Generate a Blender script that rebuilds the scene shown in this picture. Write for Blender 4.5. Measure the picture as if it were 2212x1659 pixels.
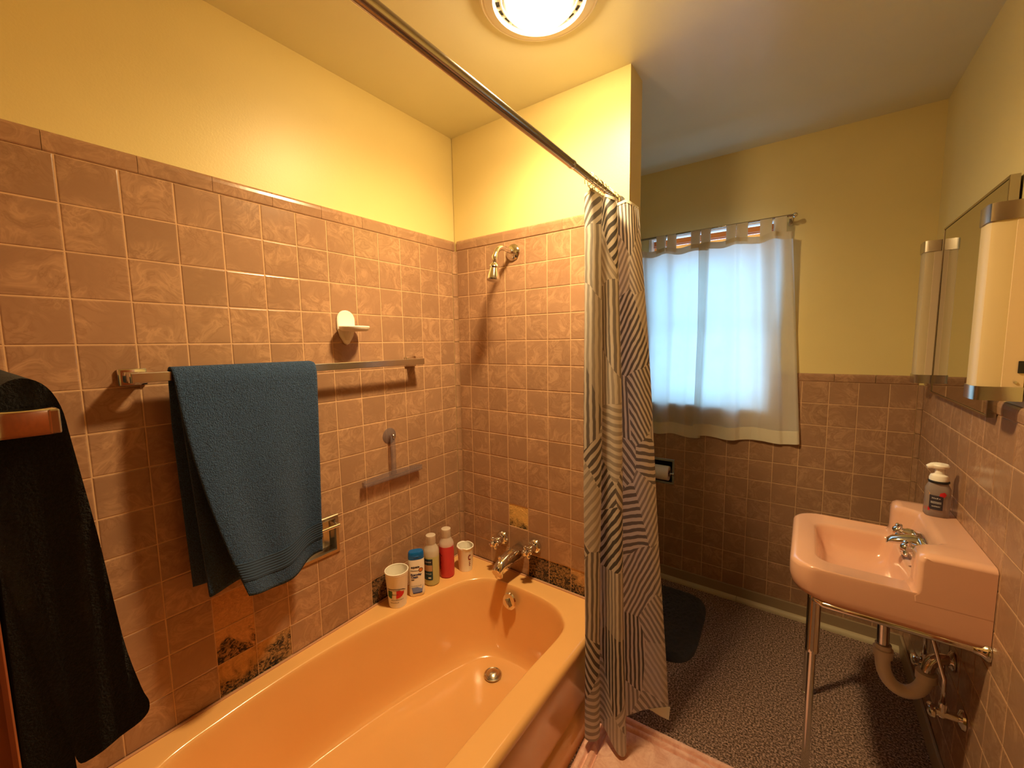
import bpy, bmesh, math, random
from mathutils import Vector, Matrix, noise
random.seed(7)
S = bpy.context.scene
for o in list(bpy.data.objects):
    bpy.data.objects.remove(o)
COL = S.collection
PI = math.pi

# ------------------------------------------------------------------ camera
CAM = (1.4247, -1.505, 1.4652)
RIGHT = (0.81017, 0.58616, 0.0) 
def cam_matrix(yaw, pitch, roll):
    cy, sy, cp, sp = math.cos(yaw), math.sin(yaw), math.cos(pitch), math.sin(pitch)
    f = Vector((sy*cp, cy*cp, sp)); r = Vector((cy, -sy, 0)); u = r.cross(f)
    cr, sr = math.cos(roll), math.sin(roll)
    R = r*cr + u*sr; U = u*cr - r*sr
    m = Matrix((R, U, -f)).transposed().to_4x4()
    m.translation = Vector(CAM)
    return m
cd = bpy.data.cameras.new('camera'); cam = bpy.data.objects.new('camera', cd); COL.objects.link(cam)
cd.sensor_width = 36.0; cd.sensor_fit = 'HORIZONTAL'; cd.lens = 36.0*883.04/2212.0
cd.clip_start = 0.01
cam.matrix_world = cam_matrix(-0.6262, -0.0994, -0.0153)
S.camera = cam

# ------------------------------------------------------------------ world, light, exposure
W = bpy.data.worlds.new('sky'); S.world = W; W.use_nodes = True
bg = W.node_tree.nodes['Background']
bg.inputs[0].default_value = (0.29, 0.58, 0.92, 1); bg.inputs[1].default_value = 6.8
pl = bpy.data.lights.new('window_portal', 'AREA'); pl.shape = 'RECTANGLE'; pl.size = 0.66; pl.size_y = 1.0
pl.cycles.is_portal = True
po = bpy.data.objects.new('window_portal', pl); COL.objects.link(po)
po.location = (0.95, 1.125, 1.58); po.rotation_euler = (-PI/2, 0, 0)
LAMP_COL = (1.0, 0.70, 0.33); LAMP_W = 19.5; LAMP_SPOT = 165.0
S.view_settings.view_transform = 'Standard'; S.view_settings.look = 'None'
S.view_settings.exposure = 0.0; S.view_settings.gamma = 1.0
S.view_settings.use_curve_mapping = False
S.cycles.use_denoising = True
S.cycles.max_bounces = 10; S.cycles.diffuse_bounces = 6; S.cycles.transparent_max_bounces = 12
S.cycles.sample_clamp_indirect = 6.0
S.cycles.caustics_reflective = False; S.cycles.caustics_refractive = False

# ------------------------------------------------------------------ material helpers
def srgb(r, g, b):
    f = lambda c: (c/255/12.92) if c/255 <= 0.04045 else ((c/255+0.055)/1.055)**2.4
    return (f(r), f(g), f(b), 1)
class NT:
    def __init__(s, name):
        s.m = bpy.data.materials.new(name); s.m.use_nodes = True
        s.t = s.m.node_tree; s.p = s.t.nodes['Principled BSDF']; s.out = s.t.nodes['Material Output']
    def n(s, typ, **kw):
        x = s.t.nodes.new(typ)
        for k, v in kw.items(): setattr(x, k, v)
        return x
    def l(s, a, b): s.t.links.new(a, b)
    def set(s, **kw):
        for k, v in kw.items(): s.p.inputs[k.replace('_', ' ')].default_value = v
        return s
    def math(s, op, a, b=None, c=None):
        x = s.n('ShaderNodeMath', operation=op)
        for i, v in enumerate((a, b, c)):
            if v is None: continue
            if hasattr(v, 'links') or hasattr(v, 'is_linked'): s.l(v, x.inputs[i])
            else: x.inputs[i].default_value = v
        return x.outputs[0]
    def ramp(s, fac, stops, interp='LINEAR'):
        x = s.n('ShaderNodeValToRGB'); x.color_ramp.interpolation = interp
        e = x.color_ramp.elements
        while len(e) < len(stops): e.new(0.5)
        for el, (p, c) in zip(e, stops): el.position = p; el.color = c if len(c) == 4 else (*c, 1)
        s.l(fac, x.inputs[0]); return x.outputs[0]
    def noise(s, vec=None, scale=5, detail=3, rough=0.5, dist=0.0):
        x = s.n('ShaderNodeTexNoise'); x.inputs['Scale'].default_value = scale; x.inputs['Detail'].default_value = detail
        x.inputs['Roughness'].default_value = rough; x.inputs['Distortion'].default_value = dist
        if vec: s.l(vec, x.inputs['Vector'])
        return x.outputs[0]
    def obj(s): return s.n('ShaderNodeTexCoord').outputs['Object']
    def bump(s, h, strength=0.3, dist=0.01):
        b = s.n('ShaderNodeBump'); b.inputs['Strength'].default_value = strength; b.inputs['Distance'].default_value = dist
        s.l(h, b.inputs['Height']); s.l(b.outputs[0], s.p.inputs['Normal']); return b
def plain(name, col, rough=0.5, metal=0.0, **kw):
    t = NT(name); t.set(Base_Color=(*col[:3], 1), Roughness=rough, Metallic=metal)
    for k, v in kw.items(): t.p.inputs[k.replace('_', ' ')].default_value = v
    return t.m

def m_paint(name, col, rough, bump=0.08):
    t = NT(name); o = t.obj()
    n1 = t.noise(o, 3.0, 3); c = t.ramp(n1, [(0.3, tuple(x*0.95 for x in col)), (0.7, col)])
    t.l(c, t.p.inputs['Base Color']); t.set(Roughness=rough); t.p.inputs['Specular IOR Level'].default_value = 0.4
    t.bump(t.noise(o, 180, 3, 0.6), bump, 0.004); return t.m
M = {}
M['paint'] = m_paint('wall_paint', (0.76, 0.64, 0.30), 0.40)
M['ceiling'] = m_paint('ceiling_paint', (0.80, 0.78, 0.58), 0.27, 0.05)

def m_tile():
    t = NT('marbled_tile'); tc = t.obj()
    oi = t.n('ShaderNodeObjectInfo')
    add = t.n('ShaderNodeVectorMath', operation='ADD')
    cmb = t.n('ShaderNodeCombineXYZ')
    for i, k in enumerate((37.0, 91.0, 53.0)):
        t.l(t.math('MULTIPLY', oi.outputs['Random'], k), cmb.inputs[i])
    t.l(tc, add.inputs[0]); t.l(cmb.outputs[0], add.inputs[1])
    v = add.outputs[0]
    swirl = t.noise(v, 14, 3, 0.55, 2.2)
    mask = t.noise(v, 9, 1, 0.5, 0.3)
    base = t.ramp(mask, [(0.35, srgb(156, 121, 96)), (0.65, srgb(166, 130, 103))])
    light = t.ramp(swirl, [(0.52, (0, 0, 0)), (0.60, (1, 1, 1)), (0.66, (0, 0, 0))])
    dark = t.ramp(swirl, [(0.36, (0, 0, 0)), (0.43, (1, 1, 1)), (0.48, (0, 0, 0))])
    mm = t.ramp(mask, [(0.36, (0.1, 0.1, 0.1)), (0.58, (1, 1, 1))])
    m1 = t.n('ShaderNodeMix', data_type='RGBA'); t.l(t.math('MULTIPLY', t.math('MULTIPLY', light, mm), 0.30), m1.inputs['Factor'])
    t.l(base, m1.inputs['A']); m1.inputs['B'].default_value = srgb(214, 172, 136)
    m2 = t.n('ShaderNodeMix', data_type='RGBA'); t.l(t.math('MULTIPLY', t.math('MULTIPLY', dark, mm), 0.30), m2.inputs['Factor'])
    t.l(m1.outputs['Result'], m2.inputs['A']); m2.inputs['B'].default_value = srgb(118, 78, 54)
    hs = t.n('ShaderNodeHueSaturation'); t.l(m2.outputs['Result'], hs.inputs['Color'])
    t.l(t.math('MULTIPLY_ADD', oi.outputs['Random'], 0.14, 0.93), hs.inputs['Value'])
    t.l(hs.outputs[0], t.p.inputs['Base Color']); t.set(Roughness=0.22)
    t.bump(t.noise(v, 30, 2), 0.06, 0.004)
    return t.m
M['tile'] = m_tile()
M['grout'] = plain('grout', srgb(206, 168, 130), 0.8)

def m_adhesive(name, mold, axis, tint=(208, 158, 92)):
    t = NT(name); o = t.obj()
    sep = t.n('ShaderNodeSeparateXYZ'); t.l(o, sep.inputs[0])
    n = t.noise(o, 60, 5, 0.7, 1.5); big = t.noise(o, 11, 4, 0.6, 0.8)
    h = t.math('MULTIPLY_ADD', sep.outputs[1], -3.6, 0.5)   # mould creeps up from the wet bottom edge
    k = t.math('ADD', t.math('MULTIPLY', big, 1.0), t.math('MULTIPLY', h, 0.6))
    st = t.ramp(k, [(max(0, 0.98-mold), (0, 0, 0)), (min(1, 1.16-mold), (1, 1, 1))])
    fleck = t.ramp(n, [(0.40, (0, 0, 0)), (0.56, (1, 1, 1))])
    mix = t.n('ShaderNodeMix', data_type='RGBA')
    t.l(t.math('MULTIPLY', st, t.math('MULTIPLY_ADD', fleck, 0.75, 0.25)), mix.inputs['Factor'])
    base = t.ramp(n, [(0.3, srgb(*[c*0.84 for c in tint])), (0.7, srgb(*tint))])
    t.l(base, mix.inputs['A']); mix.inputs['B'].default_value = srgb(30, 22, 18)
    t.l(mix.outputs['Result'], t.p.inputs['Base Color']); t.set(Roughness=0.85)
    t.bump(t.noise(o, 90, 4, 0.6, 1.0), 0.7, 0.006); return t.m
M['adhesive_clean'] = m_adhesive('tile_adhesive_clean', 0.18, 0, (236, 190, 110))
M['adhesive_stained'] = m_adhesive('tile_adhesive_stained', 0.30, 0, (216, 166, 106))
M['adhesive_half'] = m_adhesive('tile_adhesive_half_mouldy', 0.52, 0, (216, 166, 100))
M['adhesive_tan'] = m_adhesive('tile_adhesive_tan', 0.05, 0, (222, 168, 114))
M['adhesive_mouldy'] = m_adhesive('tile_adhesive_mouldy', 0.82, 0, (190, 142, 92))

def m_ceramic(name, col):
    t = NT(name); o = t.obj()
    c = t.ramp(t.noise(o, 4, 3), [(0.3, tuple(x*0.96 for x in col)), (0.7, col)])
    t.l(c, t.p.inputs['Base Color']); t.set(Roughness=0.16); t.p.inputs['Coat Weight'].default_value = 0.35
    t.p.inputs['Coat Roughness'].default_value = 0.05; return t.m
M['tub'] = m_ceramic('peach_enamel', (0.81, 0.455, 0.175))
M['sink'] = m_ceramic('peach_porcelain', (0.74, 0.43, 0.30))
M['caulk'] = plain('caulk', srgb(188, 140, 108), 0.7)
M['chrome'] = plain('chrome', (0.80, 0.79, 0.77), 0.09, 1.0)
M['steel'] = plain('brushed_steel', (0.58, 0.55, 0.50), 0.24, 1.0)
M['rodmetal'] = plain('nickel_rod', (0.46, 0.41, 0.35), 0.17, 1.0)
M['dark'] = plain('dark_recess', (0.02, 0.017, 0.015), 0.6)
M['black'] = plain('black_plastic', (0.012, 0.012, 0.013), 0.4)
M['white_plastic'] = plain('white_plastic', (0.86, 0.82, 0.76), 0.35)
M['white_foam'] = plain('white_foam_plastic', (0.90, 0.87, 0.80), 0.45)
M['cap_blue'] = plain('blue_plastic', srgb(0, 92, 170)[:3], 0.3)
M['ink_dark'] = plain('dark_ink', (0.03, 0.025, 0.04), 0.5)
M['ink_navy'] = plain('navy_ink', srgb(40, 50, 110)[:3], 0.5)
M['ink_green'] = plain('green_ink', srgb(28, 92, 52)[:3], 0.5)
M['ink_red'] = plain('red_ink', srgb(206, 34, 44)[:3], 0.5)
M['ink_maroon'] = plain('maroon_ink', srgb(130, 22, 34)[:3], 0.5)
M['ink_blue'] = plain('pale_blue_ink', srgb(120, 140, 205)[:3], 0.5)
M['ink_teal'] = plain('teal_ink', srgb(22, 66, 84)[:3], 0.45)
M['ink_tan'] = plain('tan_ink', srgb(190, 150, 110)[:3], 0.5)
M['ink_white'] = plain('white_ink', (0.85, 0.85, 0.85), 0.5)
M['ink_orange'] = plain('orange_ink', srgb(216, 130, 60)[:3], 0.5)

def m_translucent(name, col, dif, rough=0.3, clear=0.0):
    t = NT(name); t.set(Base_Color=(*col, 1), Roughness=rough)
    tr = t.n('ShaderNodeBsdfTranslucent'); tr.inputs[0].default_value = (*col, 1)
    mx = t.n('ShaderNodeMixShader'); mx.inputs[0].default_value = dif
    t.l(t.p.outputs[0], mx.inputs[1]); t.l(tr.outputs[0], mx.inputs[2]); last = mx.outputs[0]
    if clear:
        tp = t.n('ShaderNodeBsdfTransparent'); tp.inputs[0].default_value = (*[0.5+0.5*c for c in col], 1)
        m2 = t.n('ShaderNodeMixShader'); m2.inputs[0].default_value = clear
        t.l(last, m2.inputs[1]); t.l(tp.outputs[0], m2.inputs[2]); last = m2.outputs[0]
    t.l(last, t.out.inputs[0]); return t.m
M['liquid_pink'] = m_translucent('pink_shampoo', srgb(226, 74, 82)[:3], 0.25)
M['liquid_green'] = m_translucent('pale_green_shampoo', srgb(214, 214, 156)[:3], 0.25)
M['frosted'] = m_translucent('frosted_plastic', (0.86, 0.78, 0.70), 0.3, 0.35, 0.25)
M['clear'] = m_translucent('clear_plastic', (0.50, 0.42, 0.44), 0.05, 0.06, 0.84)
M['clear_dark'] = m_translucent('clear_soap_bottle', (0.52, 0.44, 0.42), 0.2, 0.1, 0.45)
M['diffuser'] = m_translucent('light_diffuser', (0.86, 0.70, 0.42), 0.25, 0.35)
M['fixture'] = plain('cream_fixture_enamel', (0.72, 0.56, 0.37), 0.35)
M['paper'] = plain('toilet_paper', (0.88, 0.82, 0.72), 0.9)
M['mirror'] = plain('mirror_glass', (0.72, 0.72, 0.68), 0.03, 1.0)

def m_cloth(name, col, tr=0.5, bump=0.15, scale=220, clear=0.0):
    t = NT(name); o = t.obj(); t.set(Roughness=0.85)
    n = t.noise(o, scale, 3, 0.6)
    c = t.ramp(t.noise(o, 8, 2), [(0.3, tuple(x*0.95 for x in col)), (0.7, col)])
    t.l(c, t.p.inputs['Base Color']); t.bump(n, bump, 0.003)
    if tr:
        b = t.n('ShaderNodeBsdfTranslucent'); t.l(c, b.inputs[0])
        mx = t.n('ShaderNodeMixShader'); mx.inputs[0].default_value = tr
        t.l(t.p.outputs[0], mx.inputs[1]); t.l(b.outputs[0], mx.inputs[2]); t.l(mx.outputs[0], t.out.inputs[0])
    return t.m
M['window_cloth'] = m_cloth('white_cotton', (0.84, 0.82, 0.76), 0.52)
M['window_hem'] = m_cloth('white_cotton_double', (0.80, 0.74, 0.60), 0.22)
def m_terry(name, col, str_=0.9, sheen=0.15):
    t = NT(name); o = t.obj(); t.set(Roughness=0.95)
    n = t.noise(o, 330, 2, 0.6); n2 = t.noise(o, 120, 3, 0.6)
    c = t.ramp(n, [(0.32, tuple(x*0.45 for x in col)), (0.62, tuple(min(1, x*1.35) for x in col))])
    t.l(c, t.p.inputs['Base Color']); t.p.inputs['Sheen Weight'].default_value = sheen
    t.bump(t.math('ADD', n, t.math('MULTIPLY', n2, 0.6)), str_, 0.006); return t.m
M['towel_blue'] = m_terry('blue_terry', (0.024, 0.062, 0.150), 1.0, 0.05)
M['towel_blue_band'] = plain('blue_woven_band', (0.022, 0.046, 0.100), 0.9)
M['towel_black'] = m_terry('black_terry', (0.0046, 0.0042, 0.0052), 0.7, 0.0)
M['rug'] = m_terry('dark_shag', (0.030, 0.028, 0.036))

def m_carpet():
    t = NT('speckled_carpet'); o = t.obj(); t.set(Roughness=1.0)
    n = t.noise(o, 150, 3, 0.75); n2 = t.noise(o, 420, 2, 0.6)
    c = t.ramp(n, [(0.36, srgb(58, 42, 36)), (0.50, srgb(144, 114, 98)), (0.60, srgb(226, 190, 170))])
    t.l(c, t.p.inputs['Base Color']); t.bump(t.math('ADD', n, n2), 0.9, 0.008); return t.m
M['carpet'] = m_carpet()
def m_mat():
    t = NT('pink_memory_foam'); o = t.obj(); t.set(Roughness=0.95)
    n = t.noise(o, 22, 5, 0.7, 1.0)
    c = t.ramp(n, [(0.35, srgb(222, 166, 148)), (0.62, srgb(246, 204, 188))])
    t.l(c, t.p.inputs['Base Color']); t.p.inputs['Sheen Weight'].default_value = 0.3
    t.bump(t.noise(o, 300, 2), 0.3, 0.004); return t.m
M['bath_mat'] = m_mat()
def m_wood(name, a, b, rough=0.35):
    t = NT(name); o = t.obj()
    mp = t.n('ShaderNodeMapping'); mp.inputs['Scale'].default_value = (14, 14, 1.2); t.l(o, mp.inputs[0])
    n = t.noise(mp.outputs[0], 2.4, 5, 0.6, 1.2)
    t.l(t.ramp(n, [(0.3, a), (0.7, b)]), t.p.inputs['Base Color']); t.set(Roughness=rough); return t.m
M['door_wood'] = m_wood('varnished_door_wood', srgb(118, 54, 24), srgb(160, 82, 38))
M['window_wood'] = m_wood('window_wood', srgb(176, 112, 60), srgb(206, 142, 82), 0.45)
M['baseboard'] = m_paint('baseboard_paint', (0.33, 0.24, 0.15), 0.5)
M['quarter'] = m_paint('quarter_round_paint', (0.50, 0.42, 0.28), 0.5)
M['shade'] = m_cloth('tan_woven_shade', (0.98, 0.52, 0.20), 0.72)
M['head_wood'] = m_cloth('brown_woven_shade', (0.66, 0.26, 0.08), 0.65)
M['shade_white'] = m_cloth('white_shade_slat', (0.95, 0.62, 0.45), 0.6)

def m_shower_curtain():
    t = NT('striped_patchwork_cloth'); uv = t.n('ShaderNodeTexCoord').outputs['UV']
    wob = t.n('ShaderNodeTexNoise'); wob.inputs['Scale'].default_value = 14; t.l(uv, wob.inputs['Vector'])
    off = t.n('ShaderNodeVectorMath', operation='MULTIPLY_ADD'); t.l(wob.outputs['Color'], off.inputs[0])
    off.inputs[1].default_value = (0.012, 0.012, 0); t.l(uv, off.inputs[2]); v = off.outputs[0]
    vo = t.n('ShaderNodeTexVoronoi', voronoi_dimensions='2D'); vo.inputs['Scale'].default_value = 4.4
    vo.inputs['Randomness'].default_value = 1.0; t.l(v, vo.inputs['Vector'])
    sc = t.n('ShaderNodeSeparateColor'); t.l(vo.outputs['Color'], sc.inputs[0])
    ang = t.math('MULTIPLY', t.math('SNAP', sc.outputs[0], 0.125), PI*2)
    sx = t.n('ShaderNodeSeparateXYZ'); t.l(v, sx.inputs[0])
    d = t.math('ADD', t.math('MULTIPLY', sx.outputs[0], t.math('COSINE', ang)), t.math('MULTIPLY', sx.outputs[1], t.math('SINE', ang)))
    fr = t.math('FRACT', t.math('MULTIPLY', d, 38.0))
    st = t.ramp(fr, [(0.0, (0, 0, 0)), (0.44, (0, 0, 0)), (0.50, (1, 1, 1)), (0.94, (1, 1, 1)), (1.0, (0, 0, 0))])
    ink = t.ramp(sc.outputs[1], [(0.05, (0.09, 0.09, 0.10)), (0.28, (0.21, 0.20, 0.21)), (0.5, (0.36, 0.345, 0.34)), (1.0, (0.58, 0.555, 0.53))])
    mx = t.n('ShaderNodeMix', data_type='RGBA'); t.l(st, mx.inputs['Factor'])
    mx.inputs['A'].default_value = (0.82, 0.80, 0.77, 1); t.l(ink, mx.inputs['B'])
    c = mx.outputs['Result']; t.l(c, t.p.inputs['Base Color']); t.set(Roughness=0.6)
    b = t.n('ShaderNodeBsdfTranslucent'); t.l(c, b.inputs[0])
    m2 = t.n('ShaderNodeMixShader'); m2.inputs[0].default_value = 0.42
    t.l(t.p.outputs[0], m2.inputs[1]); t.l(b.outputs[0], m2.inputs[2]); t.l(m2.outputs[0], t.out.inputs[0])
    return t.m
M['shower_cloth'] = m_shower_curtain()

def m_lens():
    t = NT('lamp_lens_glass')
    o = t.obj(); L = t.n('ShaderNodeVectorMath', operation='LENGTH')
    fl = t.n('ShaderNodeVectorMath', operation='MULTIPLY'); fl.inputs[1].default_value = (1, 1, 0)
    t.l(o, fl.inputs[0]); t.l(fl.outputs[0], L.inputs[0]); r = L.outputs['Value']
    e = t.n('ShaderNodeEmission'); e.inputs[0].default_value = (1.0, 0.80, 0.42, 1)
    ridges = t.math('MULTIPLY_ADD', t.math('SINE', t.math('MULTIPLY', r, 1150.0)), 0.22, 1.0)
    k = t.ramp(t.math('MULTIPLY', r, 10), [(0.0, (1, 1, 1)), (0.78, (1, 1, 1)), (1.0, (0.10, 0.10, 0.10))])
    t.l(t.math('MULTIPLY', t.math('MULTIPLY', k, ridges), 16.0), e.inputs[1])
    tp = t.n('ShaderNodeBsdfTransparent'); mx = t.n('ShaderNodeMixShader'); mx.inputs[0].default_value = 0.7
    t.l(e.outputs[0], mx.inputs[1]); t.l(tp.outputs[0], mx.inputs[2]); t.l(mx.outputs[0], t.out.inputs[0]); return t.m
M['lens'] = m_lens()

# ------------------------------------------------------------------ mesh helpers
def obj(name, bm, mat, parent=None, smooth=False, angle=None, mw=None):
    if isinstance(bm, bpy.types.Mesh): me = bm
    else:
        bmesh.ops.recalc_face_normals(bm, faces=bm.faces[:])
        me = bpy.data.meshes.new(name); bm.to_mesh(me); bm.free()
        if smooth:
            me.polygons.foreach_set('use_smooth', [True]*len(me.polygons))
            if angle: me.set_sharp_from_angle(angle=math.radians(angle))
        if mat: me.materials.append(mat)
    o = bpy.data.objects.new(name, me); COL.objects.link(o)
    if parent: o.parent = parent
    if mw is not None: o.matrix_local = mw
    return o
def tag(o, label=None, cat=None, group=None, kind=None):
    if label: o['label'] = label
    if cat: o['category'] = cat
    if group: o['group'] = group
    if kind: o['kind'] = kind
    return o
def thing(name, label, cat, loc=(0, 0, 0), rz=0, group=None):
    o = bpy.data.objects.new(name, None); COL.objects.link(o); o.empty_display_size = 0.05
    o.location = loc; o.rotation_euler = (0, 0, rz)
    return tag(o, label, cat, group)
def box(bm, lo, hi, bevel=0.0, seg=2):
    r = bmesh.ops.create_cube(bm, size=1.0)
    vs = r['verts']; lo = Vector(lo); hi = Vector(hi)
    for v in vs: v.co = Vector([(lo[i]+hi[i])/2 + v.co[i]*(hi[i]-lo[i]) for i in range(3)])
    if bevel:
        es = list({e for v in vs for e in v.link_edges})
        bmesh.ops.bevel(bm, geom=es, offset=bevel, segments=seg, affect='EDGES', profile=0.5)
    return bm
def B(lo, hi, bevel=0.0, seg=2): return box(bmesh.new(), lo, hi, bevel, seg)
def loft(bm, rings, close_u=True, caps=(True, True)):
    vr = [[bm.verts.new(p) for p in r] for r in rings]
    n = len(rings[0])
    for a, b in zip(vr, vr[1:]):
        for i in range(n if close_u else n-1):
            j = (i+1) % n
            bm.faces.new((a[i], a[j], b[j], b[i]))
    if caps[0]: bm.faces.new(vr[0][::-1])
    if caps[1]: bm.faces.new(vr[-1])
    return bm
def lathe(bm, prof, n=32, c=(0, 0, 0), axis='Z', caps=(True, True)):
    c = Vector(c); rings = []
    for r, h in prof:
        ring = []
        for i in range(n):
            a = 2*PI*i/n; x, y = max(r, 1e-5)*math.cos(a), max(r, 1e-5)*math.sin(a)
            p = {'Z': (x, y, h), 'Y': (x, h, y), 'X': (h, x, y)}[axis]
            ring.append(c+Vector(p))
        rings.append(ring)
    return loft(bm, rings, True, caps)
def tube(bm, pts, r, n=12, caps=(True, True)):
    pts = [Vector(p) for p in pts]; rings = []; prev = None
    for i, p in enumerate(pts):
        d = (pts[min(i+1, len(pts)-1)]-pts[max(i-1, 0)]).normalized()
        if prev is None:
            u = d.cross(Vector((0, 0, 1)))
            if u.length < 1e-3: u = d.cross(Vector((1, 0, 0)))
        else: u = prev - d*prev.dot(d)
        u.normalize(); prev = u; w = d.cross(u)
        rr = r[i] if isinstance(r, (list, tuple)) else r
        rings.append([p+u*rr*math.cos(2*PI*k/n)+w*rr*math.sin(2*PI*k/n) for k in range(n)])
    return loft(bm, rings, True, caps)
def bez(a, b, c, d, n=10):
    a, b, c, d = map(Vector, (a, b, c, d))
    return [a*(1-t)**3+b*3*t*(1-t)**2+c*3*t*t*(1-t)+d*t**3 for t in [i/n for i in range(n+1)]]
def catmull(P, per=6, closed=False):
    out = []; n = len(P); P = [Vector(p) for p in P]
    for i in range(n if closed else n-1):
        g = (lambda k: P[k % n]) if closed else (lambda k: P[min(max(k, 0), n-1)])
        p0, p1, p2, p3 = g(i-1), g(i), g(i+1), g(i+2)
        for s in range(per):
            t = s/per
            out.append(0.5*((2*p1)+(p2-p0)*t+(2*p0-5*p1+4*p2-p3)*t*t+(3*p1-p0-3*p2+p3)*t**3))
    if not closed: out.append(P[-1])
    return out
def grid(bm, nu, nv, f, uvf=None):
    V = [[bm.verts.new(f(i/(nu-1), j/(nv-1))) for i in range(nu)] for j in range(nv)]
    uvl = bm.loops.layers.uv.new('UVMap') if uvf else None
    for j in range(nv-1):
        for i in range(nu-1):
            fc = bm.faces.new((V[j][i], V[j][i+1], V[j+1][i+1], V[j+1][i]))
            if uvl:
                for lp, (a, b) in zip(fc.loops, ((i, j), (i+1, j), (i+1, j+1), (i, j+1))):
                    lp[uvl].uv = uvf(a/(nu-1), b/(nv-1))
    return bm
def solidify(o, th, off=0.0):
    m = o.modifiers.new('thickness', 'SOLIDIFY'); m.thickness = th; m.offset = off; return o
def text_mesh(body, size, fn, bold=0.0, shear=0.0):
    """flat lettering mapped through fn(u, v) onto a surface"""
    cu = bpy.data.curves.new('lettering', 'FONT'); cu.body = body; cu.size = size; cu.align_x = 'CENTER'
    cu.offset = bold; cu.shear = shear; cu.resolution_u = 3
    o = bpy.data.objects.new('lettering', cu); COL.objects.link(o)
    dg = bpy.context.evaluated_depsgraph_get(); me = o.evaluated_get(dg).to_mesh()
    bm = bmesh.new(); bm.from_mesh(me); o.evaluated_get(dg).to_mesh_clear()
    bpy.data.objects.remove(o); bpy.data.curves.remove(cu)
    for v in bm.verts: v.co = fn(v.co.x, v.co.y)
    return bm
def patch(bm, pts, fn, sub=0.004):
    """flat printed shape: polygon in (u, v), subdivided and wrapped through fn"""
    b2 = bmesh.new(); vs = [b2.verts.new((p[0], p[1], 0)) for p in pts]; b2.faces.new(vs)
    us = [p[0] for p in pts]; u = min(us)+sub
    while u < max(us):
        bmesh.ops.bisect_plane(b2, geom=b2.verts[:]+b2.edges[:]+b2.faces[:], plane_co=(u, 0, 0), plane_no=(1, 0, 0)); u += sub
    mp = {v: bm.verts.new(fn(v.co.x, v.co.y)) for v in b2.verts}
    for f in b2.faces: bm.faces.new([mp[v] for v in f.verts])
    b2.free(); return bm

def holes_rects(u0, u1, v0, v1, holes):
    """split a rectangle around rectangular holes"""
    rects = [(u0, u1, v0, v1)]
    for (a, b, c, d) in holes:
        nxt = []
        for (x0, x1, y0, y1) in rects:
            if b <= x0 or a >= x1 or d <= y0 or c >= y1: nxt.append((x0, x1, y0, y1)); continue
            if c > y0: nxt.append((x0, x1, y0, c))
            if d < y1: nxt.append((x0, x1, d, y1))
            yy0, yy1 = max(y0, c), min(y1, d)
            if a > x0: nxt.append((x0, a, yy0, yy1))
            if b < x1: nxt.append((b, x1, yy0, yy1))
        rects = nxt
    return rects
class Frame:
    """wall frame: u along the wall, v = z up, n into the room"""
    def __init__(s, o, u, n): s.o, s.u, s.n = Vector(o), Vector(u), Vector(n)
    def at(s, u, v, n=0.0): return s.o+s.u*u+Vector((0, 0, v))+s.n*n
    def mw(s, u, v, n=0.0):
        m = Matrix((s.u, Vector((0, 0, 1)), s.n)).transposed().to_4x4(); m.translation = s.at(u, v, n); return m
def slab(fr, rects, n0, n1):
    bm = bmesh.new()
    for (a, b, c, d) in rects:
        p, q = fr.at(a, c, n0), fr.at(b, d, n1)
        box(bm, [min(p[i], q[i]) for i in range(3)], [max(p[i], q[i]) for i in range(3)])
    return bm
P = 0.1095; GAP = 0.0020; TT = 0.0030
_tile_cache = {}
def tile_mesh(w, h):
    k = (round(w, 4), round(h, 4))
    if k in _tile_cache: return _tile_cache[k]
    bm = bmesh.new(); rings = []
    for ins, z in ((0, -TT), (0, -0.0016), (0.0010, -0.0006), (0.0030, 0.0)):
        x, y = w/2-ins, h/2-ins
        rings.append([(-x, -y, z), (x, -y, z), (x, y, z), (-x, y, z)])
    loft(bm, rings, True, (False, True))
    me = bpy.data.meshes.new('tile'); bm.to_mesh(me); bm.free(); me.materials.append(M['tile'])
    _tile_cache[k] = me; return me
def trim_mesh(w, h):
    bm = bmesh.new()
    pr = [(-h/2, -TT), (-h/2, 0.0), (-h/2+0.003, 0.002), (h/2-0.016, 0.0035), (h/2-0.007, 0.0025), (h/2-0.002, 0.0), (h/2, -TT)]
    loft(bm, [[(x, a, b) for a, b in pr] for x in (-w/2, w/2)], True, (True, True))
    bmesh.ops.recalc_face_normals(bm, faces=bm.faces[:])
    me = bpy.data.meshes.new('trim_tile'); bm.to_mesh(me); bm.free(); me.materials.append(M['tile'])
    return me
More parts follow.
